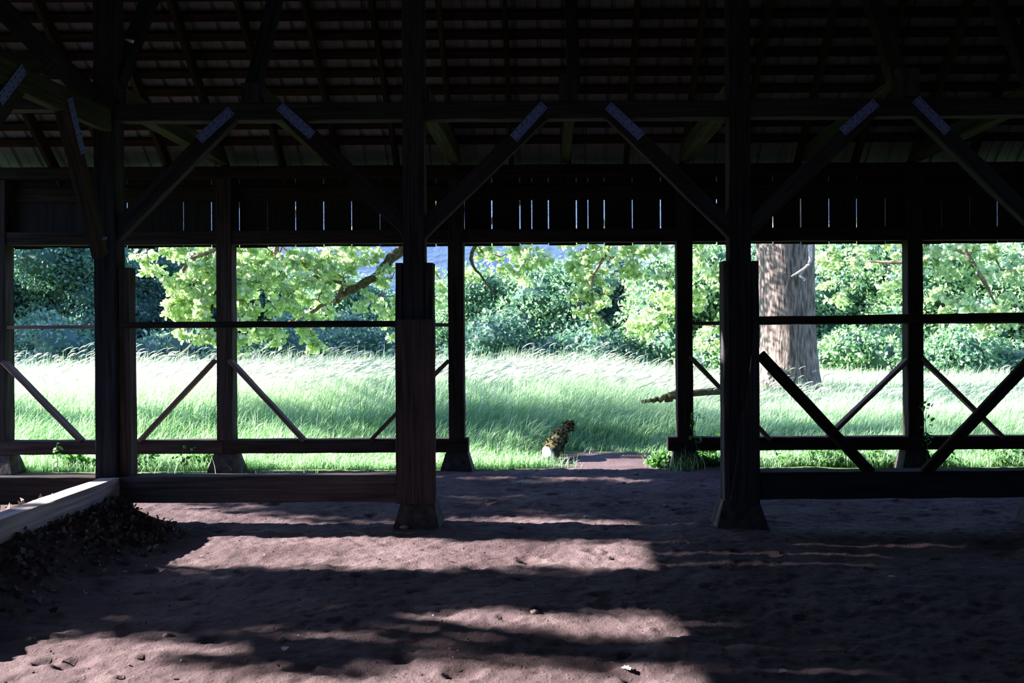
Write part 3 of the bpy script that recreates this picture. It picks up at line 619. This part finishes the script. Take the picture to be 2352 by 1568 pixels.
def limb(name, path, rads, mat='twigbark', jit=0.12, parent=oak, sub=5, wob=0.05):
    pts = []; rr = []
    for i in range(len(path) - 1):
        p0 = path[max(i - 1, 0)]; p1 = path[i]; p2 = path[i + 1]; p3 = path[min(i + 2, len(path) - 1)]
        for k in range(sub):
            t = k / sub; q = 0.5 * ((2 * p1) + (p2 - p0) * t + (2 * p0 - 5 * p1 + 4 * p2 - p3) * t * t + (3 * p1 - p0 - 3 * p2 + p3) * t ** 3)
            r = rads[i] * (1 - t) + rads[i + 1] * t
            pts.append(q + Vector((random.uniform(-1, 1), random.uniform(-1, 1), random.uniform(-1, 1))) * min(wob, r * 0.5)); rr.append(r * random.uniform(0.85, 1.2))
    pts.append(path[-1]); rr.append(rads[-1]); mb = MB(); mb.tube(pts, rr, 9, jit); return mb.build(name, M[mat], parent, True)
# limbs: (photo x, photo y, distance)
def LP(l): return [lv(P(*q)) for q in l]
up0 = [Vector((-0.1, 0, 4.6)), Vector((-1.6, -0.6, 5.3)), Vector((-3.8, -1.5, 4.6))]
limb('limb', up0 + LP([(1010, 470, 15.2), (925, 566, 15), (868, 628, 15), (812, 662, 15), (770, 690, 15)]), [0.30, 0.24, 0.17, 0.11, 0.085, 0.07, 0.06, 0.05], 'moss')
limb('limb', LP([(790, 676, 15), (735, 705, 14.9), (690, 728, 14.8), (640, 745, 14.7), (590, 742, 14.6)]), [0.045, 0.035, 0.028, 0.018, 0.01])
limb('limb', LP([(770, 690, 15), (790, 650, 15.1), (735, 640, 15), (690, 600, 15), (640, 560, 15)]), [0.045, 0.035, 0.03, 0.022, 0.015])
limb('limb', [Vector((-3.8, -1.5, 4.6))] + LP([(760, 440, 14.8), (640, 560, 14.6), (650, 640, 14.6), (685, 700, 14.6)]), [0.10, 0.07, 0.04, 0.025, 0.012])
limb('limb', [Vector((-3.8, -1.5, 4.6))] + LP([(620, 430, 14.2), (520, 560, 14), (500, 650, 14), (480, 740, 14)]), [0.11, 0.08, 0.05, 0.03, 0.012], 'moss')
limb('limb', LP([(520, 560, 14), (440, 600, 14), (400, 660, 13.9), (395, 720, 13.9)]), [0.04, 0.03, 0.02, 0.01])
limb('limb', [Vector((-1.6, -0.6, 5.3))] + LP([(1380, 420, 15), (1400, 560, 14.6), (1360, 640, 14.6), (1370, 740, 14.6)]), [0.16, 0.08, 0.035, 0.02, 0.008])
limb('limb', [Vector((-1.6, -0.6, 5.3))] + LP([(1180, 470, 15), (1085, 580, 15), (1110, 640, 15), (1140, 680, 15)]), [0.14, 0.06, 0.03, 0.02, 0.01], 'moss')
limb('limb', [Vector((0.2, 0, 4.4)), Vector((1.5, -0.6, 5.0))] + LP([(2150, 470, 15.5), (2230, 600, 15.3), (2290, 700, 15.3)]), [0.25, 0.18, 0.07, 0.035, 0.015])
limb('limb', LP([(2150, 470, 15.5), (2110, 590, 16), (1990, 600, 16.3)]), [0.07, 0.04, 0.015])
limb('dead_twig', LP([(480, 762, 14), (450, 780, 13.9), (415, 812, 13.9), (365, 818, 13.9)]), [0.018, 0.014, 0.011, 0.005], 'dead', wob=0.02)
limb('dead_twig', LP([(415, 812, 13.9), (425, 830, 13.9)]), [0.008, 0.003], 'dead', wob=0.01)
limb('dead_twig', LP([(1868, 545, 15.5), (1860, 575, 15.5), (1862, 598, 15.5), (1845, 618, 15.5), (1818, 635, 15.5)]), [0.034, 0.032, 0.03, 0.022, 0.012], 'dead', jit=0.1, wob=0.01)
limb('dead_twig', LP([(1848, 615, 15.5), (1838, 630, 15.5), (1836, 634, 15.5), (1848, 640, 15.5), (1848, 645, 15.5)]), [0.013, 0.012, 0.018, 0.018, 0.008], 'dead', jit=0.1, wob=0.005)
# leaf masses: photo x, y, radius px, distance, count
LM = [
 (340, 590, 40, 13.8, 240), (395, 640, 45, 13.9, 420), (430, 590, 50, 14, 420), (470, 660, 60, 14, 820), (400, 700, 35, 13.8, 300), (450, 720, 50, 13.9, 560), (480, 610, 60, 14.2, 700), (495, 780, 28, 13.9, 150), (425, 760, 22, 13.8, 90), (470, 755, 28, 13.8, 120),
 (560, 600, 60, 14.3, 800), (560, 690, 60, 14.2, 760), (600, 650, 50, 14.3, 520), (545, 770, 32, 14, 240), (590, 760, 30, 14.2, 200), (640, 590, 60, 14.6, 640), (660, 680, 50, 14.5, 520), (640, 765, 30, 14.4, 170), (700, 610, 60, 14.7, 680), (730, 690, 50, 14.7, 520), (715, 770, 28, 14.6, 170), (732, 800, 18, 14.6, 70), (560, 800, 14, 14, 30),
 (760, 590, 55, 14.9, 560), (790, 640, 45, 14.9, 380), (800, 570, 45, 15, 360), (850, 600, 38, 15, 240), (840, 690, 26, 15, 90), (880, 680, 40, 15.1, 260), (900, 640, 34, 15.1, 200), (890, 720, 24, 15.1, 90), (905, 775, 22, 15, 60), (1010, 640, 30, 15.2, 120), (1005, 690, 25, 15.2, 80),
 (1085, 640, 38, 15.2, 180), (1150, 590, 50, 15.2, 330), (1210, 570, 45, 15, 340), (1110, 580, 30, 15, 120), (1190, 630, 36, 15.2, 160), (1240, 600, 30, 15, 150),
 (1340, 580, 48, 14.8, 420), (1400, 590, 55, 14.7, 520), (1450, 570, 40, 14.8, 320), (1350, 650, 38, 14.6, 280), (1330, 690, 32, 14.6, 220), (1380, 680, 28, 14.6, 160), (1350, 720, 20, 14.6, 80), (1382, 740, 24, 14.6, 110), (1460, 620, 34, 14.9, 220), (1500, 580, 40, 15, 260), (1535, 640, 30, 15, 160),
 (1610, 600, 45, 15.4, 420), (1650, 640, 40, 15.4, 300), (1600, 690, 38, 15.6, 260), (1640, 750, 32, 15.8, 160), (1625, 800, 24, 16, 80), (1465, 760, 34, 16.5, 160), (1510, 740, 40, 16.5, 220), (1525, 690, 40, 16, 260),
 (1900, 590, 40, 18.6, 300), (1960, 600, 55, 18.6, 460), (2040, 620, 50, 18.4, 400), (1930, 680, 40, 19, 240), (2150, 600, 50, 15.4, 420), (2220, 590, 60, 15.4, 520), (2300, 620, 60, 15.4, 560), (2190, 690, 50, 15.5, 360), (2330, 700, 46, 15.4, 280), (2270, 740, 40, 15.6, 180), (2060, 560, 50, 16.2, 320)]
# canopy above the header (unseen from here, seen from a step aside)
for _ in range(30):
    px = random.uniform(1000, 2450); LM.append((px, random.uniform(60, 380), random.uniform(60, 100), random.uniform(15, 19), 260))
Cs = []; TW = []
for (x, y, r, Y, n) in LM:
    c = P(x, y, Y); R_ = r * Y / F; nc = max(4, int((r / 9.0) ** 2 * 0.42)); n = int(n * 0.85)
    cc = unit(nc) * (RS.uniform(0, 1, nc) ** 0.4)[:, None] * R_ * np.array([1.05, 1.6, 1.0]); idx = RS.randint(0, nc, n); rc = RS.uniform(0.05, 0.12, nc)
    d = cc[idx] + unit(n) * (RS.uniform(0, 1, n) ** 0.45 * rc[idx])[:, None] * np.array([1.35, 1.3, 0.75])
    Cs.append(np.array([c.x - OX, c.y - OY, c.z - 0.1]) + d)
    for q in cc[:max(3, nc // 3)]:
        if r < 62 and y > 540: TW.append((Vector((c.x - OX, c.y - OY, c.z - 0.1)), Vector((c.x - OX + q[0], c.y - OY + q[1], c.z - 0.1 + q[2]))))
for _ in range(18):  # unseen leaf clusters added above the header to dapple the trunk
    a = RS.uniform(-3.5, 0.6); Cs.append(np.array([a - OX, RS.uniform(16.6, 17.6) - OY, RS.uniform(3.7, 6.0)]) + unit(90) * (RS.uniform(0, 1, 90) ** 0.5 * 0.45)[:, None])
Cs = np.concatenate(Cs)
mb = MB()
for (a, b) in TW:
    m = (a + b) / 2 + Vector((random.uniform(-.08, .08), random.uniform(-.08, .08), random.uniform(0.02, .1))); mb.tube([a, m, b], [0.011, 0.008, 0.004], 4, 0.1, False)
mb.build('twigs', M['twigbark'], oak)['kind'] = 'stuff'
link('foliage', leaves_mesh('foliage', Cs, 0.088, OAK, droop=0.3), M['oak'], oak)

# unseen trees added at the left, crowns shaped to shade floor and near meadow
def added_side_tree(x, y, blobs, n, size, label, tr=0.2, mat='hmid', h=None, core=False): return tree('tree', x, y, blobs, n, size, mat, label, 'tree', trunk_r=tr, core=core, group='added shade trees left of the barn', tmpl=RH, h=h)
bl = [(-10.5 + random.uniform(-.3, .3), 6.05 + random.uniform(-.12, .12), 3.3 + 0.3 * k, 0.46) for k in range(9)] + [(-10.5, 5.42, 3.7, 0.32), (-10.5, 5.45, 4.2, 0.32), (-10.5, 5.0, 4.6, 0.28), (-10.5, 5.1, 5.1, 0.22), (-10.5, 5.05, 5.5, 0.2), (-10.5, 6.0, 6.4, 0.7)] + [(-10.5, 4.4 + 0.45 * k, 6.2 + 0.2 * (k % 2), 0.5) for k in range(5)] + [(-10.4, 7.55, 4.9, 0.22), (-10.4, 7.5, 5.3, 0.22), (-10.4, 7.55, 5.7, 0.25)]
added_side_tree(-10.5, 6.05, bl, 9000, 0.13, 'dense added shade tree beside the left end of the barn', tr=0.3, core=True)
bl = [(-10.6 + random.uniform(-.3, .3), random.uniform(8.3, 9.6), random.uniform(3.9, 7.9), 0.5) for k in range(27)]
added_side_tree(-10.6, 9.2, bl, 8000, 0.14, 'leafy added shade tree beside the left rear corner of the barn', tr=0.15, core=True)
added_side_tree(-9.5, 12.2, [(-9.5 + random.uniform(-1, 1), 12.65 + random.uniform(-0.7, 0.6), random.uniform(3.4, 7.6), 0.9) for _ in range(14)], 2800, 0.16, 'leafy added shade tree at the left of the near meadow', tr=0.2)
for k, yy in enumerate((-5, -1.5, 2, 5.5, 8.6)):  # low unseen trees added to cut skylight entering the barn
    added_side_tree(-16.5, yy, [(-16.5 + random.uniform(-1, 1), yy + random.uniform(-1.6, 1.6), random.uniform(0.8, 4.6), 1.1) for _ in range(14)], 5000, 0.2, ['first', 'second', 'third', 'fourth', 'last'][k] + ' low added shade tree, counted from the back, outside the left end of the barn', tr=0.12, mat='hdark', core=True)
added_side_tree(-21, 24, [(-21 + random.uniform(-2, 2), 24 + random.uniform(-4, 4), random.uniform(3, 10), 1.6) for _ in range(22)], 12000, 0.25, 'tall added shade tree at the far left of the meadow', tr=0.3)

# ------------------------------------------------------------------ grass
def blades(name, XY, Z, Hh, width, lean, leandir, mat, segs=4, parent=None):
    n = len(XY); a = RS.uniform(0, 2 * PI, n); wx, wy = np.cos(a), np.sin(a)
    V = np.zeros((n, 2 * segs + 1, 3)); lx, ly = np.cos(leandir), np.sin(leandir)
    for s in range(segs + 1):
        t = s / segs; bend = lean * t ** 2.2 * Hh
        cx = XY[:, 0] + lx * bend; cy = XY[:, 1] + ly * bend; cz = Z + Hh * (t - 0.35 * np.minimum(lean, 1.4) * t ** 3)
        w = width * (1 - t) ** 0.6 * 0.5
        if s < segs:
            V[:, 2 * s] = np.stack([cx - wx * w, cy - wy * w, cz], 1); V[:, 2 * s + 1] = np.stack([cx + wx * w, cy + wy * w, cz], 1)
        else: V[:, 2 * s] = np.stack([cx, cy, cz], 1)
    k = 2 * segs + 1; base = (np.arange(n) * k)[:, None]
    q = np.concatenate([base + np.array([2 * s, 2 * s + 1, 2 * s + 3, 2 * s + 2]) for s in range(segs - 1)] + [base + np.array([2 * segs - 2, 2 * segs - 1, 2 * segs, 2 * segs])], 0)
    q4 = q[: n * (segs - 1)]; q3 = q[n * (segs - 1):][:, :3]
    me = bpy.data.meshes.new(name); me.vertices.add(n * k); me.vertices.foreach_set('co', V.astype(np.float32).ravel())
    li = np.concatenate([q4.ravel(), q3.ravel()]).astype(np.int32); me.loops.add(len(li)); me.loops.foreach_set('vertex_index', li)
    m4, m3 = len(q4), len(q3); me.polygons.add(m4 + m3)
    me.polygons.foreach_set('loop_start', np.concatenate([np.arange(m4) * 4, m4 * 4 + np.arange(m3) * 3]).astype(np.int32))
    me.update(calc_edges=True)
    return link(name, me, M[mat], parent)
TX, TY = np.meshgrid(np.linspace(-30, 30, 121), np.linspace(9, 45, 145)); TZ = np.vectorize(lambda x, y: ground_z(x, y, False))(TX, TY)
def gz(x, y):
    fx = np.clip((x + 30) / 0.5, 0, 119.99); fy = np.clip((y - 9) / 0.25, 0, 143.99); i = fx.astype(int); j = fy.astype(int); a = fx - i; b = fy - j
    return (TZ[j, i] * (1 - a) + TZ[j, i + 1] * a) * (1 - b) + (TZ[j + 1, i] * (1 - a) + TZ[j + 1, i + 1] * a) * b
def ss(a, b, t): t = np.clip((t - a) / (b - a), 0, 1); return t * t * (3 - 2 * t)
def nz_(x, y, s, o): return np.sin(x * s + o) * np.cos(y * s * 1.3 + o * 2) * 0.5 + np.sin(x * s * 2.3 + y * s * 1.7 + o * 3) * 0.3 + np.sin(x * s * 0.6 - y * s * 2.9 + o) * 0.2
def hfield(x, y):
    ang = x / y
    tall = 0.90 - 0.42 * ss(0.02, 0.18, ang) 
    hh = 0.13 + (tall - 0.13) * ss(9.9, 13.2, y)
    hh = hh * (1 - 0.35 * ss(16, 26, y))
    d = np.sqrt((x - 0.75) ** 2 + ((y - 10.42) * 0.80) ** 2); hh = hh * (0.12 + 0.88 * ss(0.55, 1.5, d))
    return hh * (1 + 0.22 * nz_(x, y, 1.7, 0.6))
def scatter(n, y0, y1, fov=0.70, xmin=None, xmax=None):
    y = RS.uniform(y0, y1, n); u = RS.uniform(-fov, fov - 0.06, n); x = u * y; return x, y
sets = [(60000, 9.95, 12.0, 0.011), (75000, 11.8, 14.6, 0.012), (42000, 14.5, 19.0, 0.015), (26000, 19, 27, 0.022)]
XX, YY, WW = [], [], []
for (n, a, b, w) in sets:
    x, y = scatter(n, a, b); XX.append(x); YY.append(y); WW.append(np.full(n, w))
x = np.concatenate(XX); y = np.concatenate(YY); w = np.concatenate(WW)
d = np.sqrt((x - 0.75) ** 2 + ((y - 10.42) * 0.80) ** 2) + 0.12 * nz_(x, y, 4, 1); keep = (d > 0.72) | ((RS.uniform(size=len(x)) < 0.10) & (d > 0.4)); tt = np.clip((y - 10.3) / 1.1, 0, 1); keep &= ~((np.abs(x - (0.02 + 0.27 * tt) ) < 0.17) & (y > 9.95) & (y < 11.35) & (RS.uniform(size=len(x)) < 0.97)); keep &= ((x - OX) ** 2 + (y - OY) ** 2 > 0.4)
x, y, w = x[keep], y[keep], w[keep]; n = len(x)
hh = hfield(x, y) * RS.uniform(0.55, 1.15, n)
lean = np.abs(RS.normal(0.62, 0.35, n)); ldir = RS.normal(0.0, 0.75, n) + 0.6 * nz_(x, y, 2.2, 0.3)
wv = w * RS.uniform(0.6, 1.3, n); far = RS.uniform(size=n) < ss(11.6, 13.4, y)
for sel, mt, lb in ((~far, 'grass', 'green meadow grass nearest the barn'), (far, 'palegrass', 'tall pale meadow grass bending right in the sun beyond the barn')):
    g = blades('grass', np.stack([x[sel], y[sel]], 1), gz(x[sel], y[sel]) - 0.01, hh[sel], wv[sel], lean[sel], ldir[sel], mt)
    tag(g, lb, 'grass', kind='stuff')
# seed heads on stalks
n = 4200; x, y = scatter(n, 12.6, 14.6); k = RS.uniform(size=n) < (1 - 0.65 * ss(0.0, 0.2, x / y)); x, y = x[k], y[k]; n = len(x)
hh = (hfield(x, y) * 1.02 + RS.uniform(-0.08, 1.0, n) ** 3 * 0.36 + 0.04); lean = RS.uniform(0.15, 0.45, n); ldir = RS.normal(0.0, 0.35, n); zz = gz(x, y)
g = blades('grass', np.stack([x, y], 1), zz, hh, np.full(n, 0.006), lean, ldir, 'grass'); tag(g, 'thin stalks carrying the grass heads', 'grass', kind='stuff')
tx = x + np.cos(ldir) * lean * hh; ty = y + np.sin(ldir) * lean * hh; tz = zz + hh * (1 - 0.35 * lean)
mbV = []; S = 5; L_ = RS.uniform(0.10, 0.19, n); V = np.zeros((n, 2 * S + 2, 3)); aa = RS.uniform(0, PI, n)
for s in range(S + 1):
    t = s / S; ww = 0.0065 * math.sin(PI * (0.12 + 0.85 * t)); q = t - 0.25
    cx = tx + np.cos(ldir) * L_ * q * 0.95; cy = ty + np.sin(ldir) * L_ * q * 0.95; cz = tz + L_ * (0.62 * q - 0.5 * q * q)
    V[:, 2 * s] = np.stack([cx - np.cos(aa) * ww * .4, cy - np.sin(aa) * ww, cz - ww], 1); V[:, 2 * s + 1] = np.stack([cx + np.cos(aa) * ww * .4, cy + np.sin(aa) * ww, cz + ww], 1)
base = (np.arange(n) * (2 * S + 2))[:, None]; q = np.concatenate([base + np.array([2 * s, 2 * s + 1, 2 * s + 3, 2 * s + 2]) for s in range(S)], 0)
g = link('grass_heads', np_mesh('grass_heads', V.reshape(-1, 3), q, n), M['seed']); tag(g, 'feathery pale grass heads nodding right along the top of the meadow', 'grass', kind='stuff')
# short grass and weeds along the outside of the back wall
n = 15000; x = RS.uniform(-6.0, 6.6, n); y = 9.78 + np.abs(RS.normal(0, 0.16, n)) + 0.03 * nz_(x, x, 3, 2); k = (x < 0.05 + RS.normal(0, .15, n)) | (x > 1.25 + RS.normal(0, .1, n)); x, y = x[k], y[k]; n = len(x)
hh = RS.uniform(0.05, 0.20, n) * (1 + 0.7 * nz_(x, y, 2.6, 1.2)); hh = np.clip(hh, 0.03, 0.4)
g = blades('grass', np.stack([x, y], 1), gz(x, y) - 0.01, hh, RS.uniform(0.005, 0.010, n), np.abs(RS.normal(0.5, 0.35, n)), RS.uniform(0, 2 * PI, n), 'grass'); tag(g, 'short bright grass along the foot of the back wall', 'grass', kind='stuff')
# ground weeds (leafy) under the sills
def weeds(name, cl, label, size=0.05):
    Cs = []
    for (px, py, r, Y, n) in cl:
        c = P(px, py, Y); d = unit(n) * (RS.uniform(0, 1, n) ** 0.4)[:, None] * (r * Y / F); d[:, 1] *= 1.2; d[:, 2] *= 0.9; q = np.array(c) + d; q[:, 2] = np.maximum(q[:, 2], 0.02); Cs.append(q)
    g = link(name, leaves_mesh(name, np.concatenate(Cs), size, OV, droop=-0.2), M['weed']); return tag(g, label, 'plant', kind='stuff')
weeds('weeds', [(random.uniform(1760, 2400), random.uniform(1045, 1082), random.uniform(14, 30), 9.95, 130) for _ in range(34)], 'dark leafy ground weeds behind the dark sill at right')
weeds('weeds', [(random.uniform(300, 480), random.uniform(1045, 1080), random.uniform(10, 20), 9.95, 60) for _ in range(16)] + [(random.uniform(150, 215), random.uniform(1050, 1080), 14, 9.95, 60) for _ in range(6)], 'small leafy weeds under the left sill')
weeds('weeds', [(random.uniform(1500, 1570), random.uniform(1045, 1082), random.uniform(14, 26), 9.8, 110) for _ in range(12)] + [(random.uniform(1535, 1660), random.uniform(1010, 1050), random.uniform(12, 22), 9.95, 60) for _ in range(7)] + [(random.uniform(1590, 1660), random.uniform(1050, 1080), 16, 9.8, 90) for _ in range(8)], 'bright weeds crowding the overgrown pier right of the path')
def sprig(name, stem, lvs, label, sz=0.05):
    root = empty(name, stem[0]); tag(root, label, 'plant', 'climbing sprigs'); b = Vector(stem[0])
    mb = MB(); mb.tube([Vector(s) - b for s in stem], [0.005, 0.004, 0.003, 0.002][:len(stem)], 6); mb.build('stem', M['weed'], root)
    C = np.array([np.array(Vector(q) - b) for q in lvs]); link('leaves', leaves_mesh('leaves', C, sz, OV, droop=0.1), M['weed'], root)
def sp(px, py, h_, Y, n, label, spread=12):
    st = [P(px, py, Y), P(px + 3, py - h_ * 0.35, Y), P(px - 3, py - h_ * 0.7, Y), P(px + 2, py - h_, Y)]
    sprig('weed_sprig', st, [P(px + random.uniform(-spread, spread), py - h_ * random.uniform(0.2, 1.05), Y + random.uniform(-.03, .03)) for _ in range(n)], label)
sp(130, 1080, 62, 9.5, 16, 'leafy sprig in front of the left end of the back sill')
sp(1598, 1075, 120, 9.55, 22, 'tall leafy sprig climbing the right gateway wall post')
sp(2128, 1075, 150, 9.55, 30, 'tall leafy sprig climbing the sunlit-edged wall post')
sp(420, 1080, 50, 9.5, 14, 'low leafy sprig in front of the back sill, left of the second wall post', 24)
def tuft(px, py, Y, n, hh_, label, spread=0.08, mat='grass', lean=0.5):
    c = P(px, py, Y); zz = 0.0
    x = c.x + RS.normal(0, spread, n); y = c.y + RS.normal(0, spread * 0.5, n)
    g = blades('grass_tuft', np.stack([x - c.x, y - c.y], 1), np.zeros(n), RS.uniform(0.5, 1.0, n) * hh_, np.full(n, 0.008), np.abs(RS.normal(lean, 0.3, n)), RS.uniform(0, 2 * PI, n), mat)
    g.location = (c.x, c.y, ground_z(c.x, c.y) - 0.005); tag(g, label, 'grass', 'grass tufts'); return g
tuft(420, 1085, 9.52, 70, 0.30, 'grass tuft in front of the back sill left of the second wall post', 0.16)
tuft(970, 1082, 9.55, 10, 0.18, 'small grass tuft beside the plank-cased post'); tuft(900, 1085, 9.5, 40, 0.14, 'short grass tuft left of the plank-cased post', 0.15); tuft(680, 1085, 9.5, 60, 0.13, 'short grass tuft under the middle of the back sill', 0.25)
tuft(1560, 1078, 9.5, 40, 0.26, 'long grass tuft on the overgrown pier right of the path', 0.09); tuft(1590, 1080, 9.5, 30, 0.30, 'arching grass tuft beside the right gateway wall post', 0.06, lean=0.8)
tuft(70, 1455, 4.55, 26, 0.03, 'tiny green seedling tuft on the dirt at lower left', 0.012)
# cut grass lying on the dirt
n = 60; c = P(1210, 1116, 8.85); g = blades('grass_clippings', np.stack([RS.normal(0, 0.11, n), RS.normal(0, 0.05, n)], 1), RS.uniform(0.005, 0.02, n), np.full(n, 0.02), np.full(n, 0.006), RS.uniform(3, 6, n), RS.uniform(-0.6, 0.6, n), 'straw')
g.location = (c.x, c.y, ground_z(c.x, c.y) + 0.012); tag(g, 'small heap of pale cut grass on the dirt in the gateway', 'grass', kind='stuff')

# ------------------------------------------------------------------ logs
def log(path, rads, name, label, mat, ends=None):
    b = path[0]; root = empty(name, b); tag(root, label, 'log')
    limb('log_body', [Vector(p) - b for p in path], rads, mat, 0.22, root, 5, 0.02)
    return root
lp = [P(1262, 1052, 10.35), P(1272, 1030, 10.55), P(1284, 1005, 10.85), P(1300, 985, 11.1), P(1313, 968, 11.3)]
lg = log(lp, [0.075, 0.105, 0.085, 0.05, 0.035], 'mossy_log', 'mossy broken log lying in the grass left of the dirt path', 'moss')
b = lp[0]
mb = MB(); mb.tube([P(1262, 1056, 10.22) - b, P(1264, 1050, 10.26) - b, P(1258, 1038, 10.42) - b, P(1254, 1034, 10.5) - b], [0.05, 0.056, 0.06, 0.05], 14, 0.05, cap=False); mb.build('stripped_end', M['dead'], lg, True)['label'] = 'pale pink hollow bark-stripped end'
mb = MB(); mb.tube([P(1262, 1053, 10.25) - b, P(1261, 1051, 10.30) - b], [0.046, 0.046], 12); mb.build('hollow', M['nail'], lg)  # dark plug standing in for the shade inside the log end
mc = P(1270, 1028, 10.55); C, dd = blob_points([(mc.x - b.x, mc.y - b.y, mc.z - b.z, 0.12), (P(1285, 1003, 10.85) - b).to_tuple() + (0.10,), (P(1305, 978, 11.15) - b).to_tuple() + (0.07,)], 1500, (0.7, 1.0))
link('moss', leaves_mesh('moss', C, 0.03, RH, dd), M['moss'], lg)
p = [P(1475, 928, 12.6), P(1500, 924, 12.6), P(1530, 918, 12.6), P(1556, 908, 12.6), P(1660, 904, 12.8)]
for q in p: q.z = max(q.z, 0.42)
log([q + Vector((0, 0, 0.03)) for q in p], [0.02, 0.03, 0.05, 0.06, 0.05], 'fallen_branch', 'fallen mossy branch lying in the meadow beyond the right gateway wall post', 'moss')

# ------------------------------------------------------------------ floor litter
def stone(px, py, Y, r, label, mat='stone', sq=0.6):
    c = P(px, py, Y); mb = MB(); nu, nvv = 9, 6; V = []
    for j in range(nvv + 1):
        th = PI * j / nvv
        for i in range(nu):
            ph = 2 * PI * i / nu; q = r * random.uniform(0.75, 1.12); V.append((q * math.sin(th) * math.cos(ph) * 1.15, q * math.sin(th) * math.sin(ph), q * math.cos(th) * sq))
    mb.add(V, [(j * nu + i, j * nu + (i + 1) % nu, (j + 1) * nu + (i + 1) % nu, (j + 1) * nu + i) for j in range(nvv) for i in range(nu)])
    o = mb.build('stone', M[mat], None, True); o.location = (c.x, c.y, ground_z(c.x, c.y) + r * sq * 0.5); tag(o, label, 'stone', 'stones on the dirt'); return o
def fy(py): return EYE * F / (py - CY)
stone(930, 1208, 7.0, 0.035, 'dark clod in front of the pier under the plank-cased post')
stone(1228, 1415, fy(1415), 0.022, 'stone casting a small shadow in the sunlit patch at bottom centre')
stone(1346, 1187, fy(1187), 0.018, 'pale pebble in the thin sun streak of the gateway', 'litpale')
stone(385, 1456, fy(1456), 0.024, 'small dark stone on the shaded dirt at lower left')
stone(648, 1470, fy(1470), 0.018, 'rounded stone on the shaded dirt left of bottom centre')
for i, (px, py) in enumerate([(1330, 1090), (1232, 1087), (1462, 1098), (1432, 1112), (1390, 1140), (1530, 1165), (1610, 1120), (1120, 1150)]):
    stone(px, py, fy(py), 0.022, ['small clod on the dirt at the mouth of the path', 'small clod at the left of the path mouth', 'small clod towards the right of the gateway', 'dark clod in the middle of the gateway', 'small clod in the shaded centre of the gateway', 'small clod near the pier right of the gateway', 'small clod before the overgrown pier', 'small clod right of the plank-cased post'][i])
def leaf(px, py, sz, label, mat='litpale'):
    Y = fy(py); c = P(px, py, Y); a = random.uniform(0, 6.28)
    V = []; 
    for (x, y) in OAK: V.append(((x * math.cos(a) - (y - .5) * math.sin(a)) * sz, (x * math.sin(a) + (y - .5) * math.cos(a)) * sz, 0.12 * sz * abs(x) * 3 + random.uniform(0, 0.05) * sz))
    mb = MB(); mb.add(V, [tuple(range(len(V)))]); mb.add([(v[0], v[1], v[2] - 0.0015) for v in V], [tuple(range(len(V)))[::-1]]); o = mb.build('dry_leaf', M[mat]); o.location = (c.x, c.y, ground_z(c.x, c.y) + 0.012); tag(o, label, 'leaf', 'dry leaves on the dirt')
leaf(1437, 1538, 0.055, 'pale dry leaf on the dirt at bottom centre right'); leaf(1798, 1548, 0.05, 'pale dry leaf near the bottom right')
leaf(212, 1242, 0.07, 'pale dry leaf beside the heap below the sunlit sill'); leaf(302, 1218, 0.06, 'dry leaf on the dark dirt below the cracked sill'); leaf(655, 1493, 0.05, 'curled dry leaf left of bottom centre'); leaf(2048, 1339, 0.045, 'pale dry leaf on the dark dirt at right'); leaf(1580, 1252, 0.03, 'tiny pale leaf before the pier right of the gateway')
# leaf heap against the left sill
n = 1700; x = -3.36 + np.abs(RS.normal(0, 0.24, n)); y = RS.uniform(4.6, 6.95, n); k = (x > -3.36) & (x < -2.6); x, y = x[k], y[k]
y = np.where(RS.uniform(size=len(y)) < 0.45, RS.uniform(6.1, 6.95, len(y)), y)
C = np.stack([x, y, np.array([ground_z(a, b) for a, b in zip(x, y)]) + RS.uniform(0.0, 0.03, len(x))], 1)
tag(link('leaf_litter', leaves_mesh('leaf_litter', C, 0.045, OAK, droop=0.0, cup=0.3), M['litter']), 'heap of dark dry oak leaves against the pale sill at left', 'leaves', kind='stuff')
n = 900; x = RS.uniform(-5.2, -3.6, n); y = RS.uniform(5.5, 6.95, n); C = np.stack([x, y, np.array([ground_z(a, b) for a, b in zip(x, y)]) + RS.uniform(0.0, 0.05, n)], 1)
tag(link('bark_mulch', leaves_mesh('bark_mulch', C, 0.07, RH, droop=0.0, cup=0.3), M['litter']), 'brown bark mulch behind the pale sill at lower left', 'mulch', kind='stuff')
n = 1500; x = RS.uniform(-3.0, 5.0, n); y = RS.uniform(3.6, 9.4, n); C = np.stack([x, y, np.array([ground_z(a, b) for a, b in zip(x, y)]) + 0.006], 1)
tag(link('wood_chips', leaves_mesh('wood_chips', C, 0.016, RH, droop=0.0), M['litter']), 'scattered crumbs of leaf and bark over the dirt floor', 'litter', kind='stuff')
print('objects', len(bpy.data.objects))
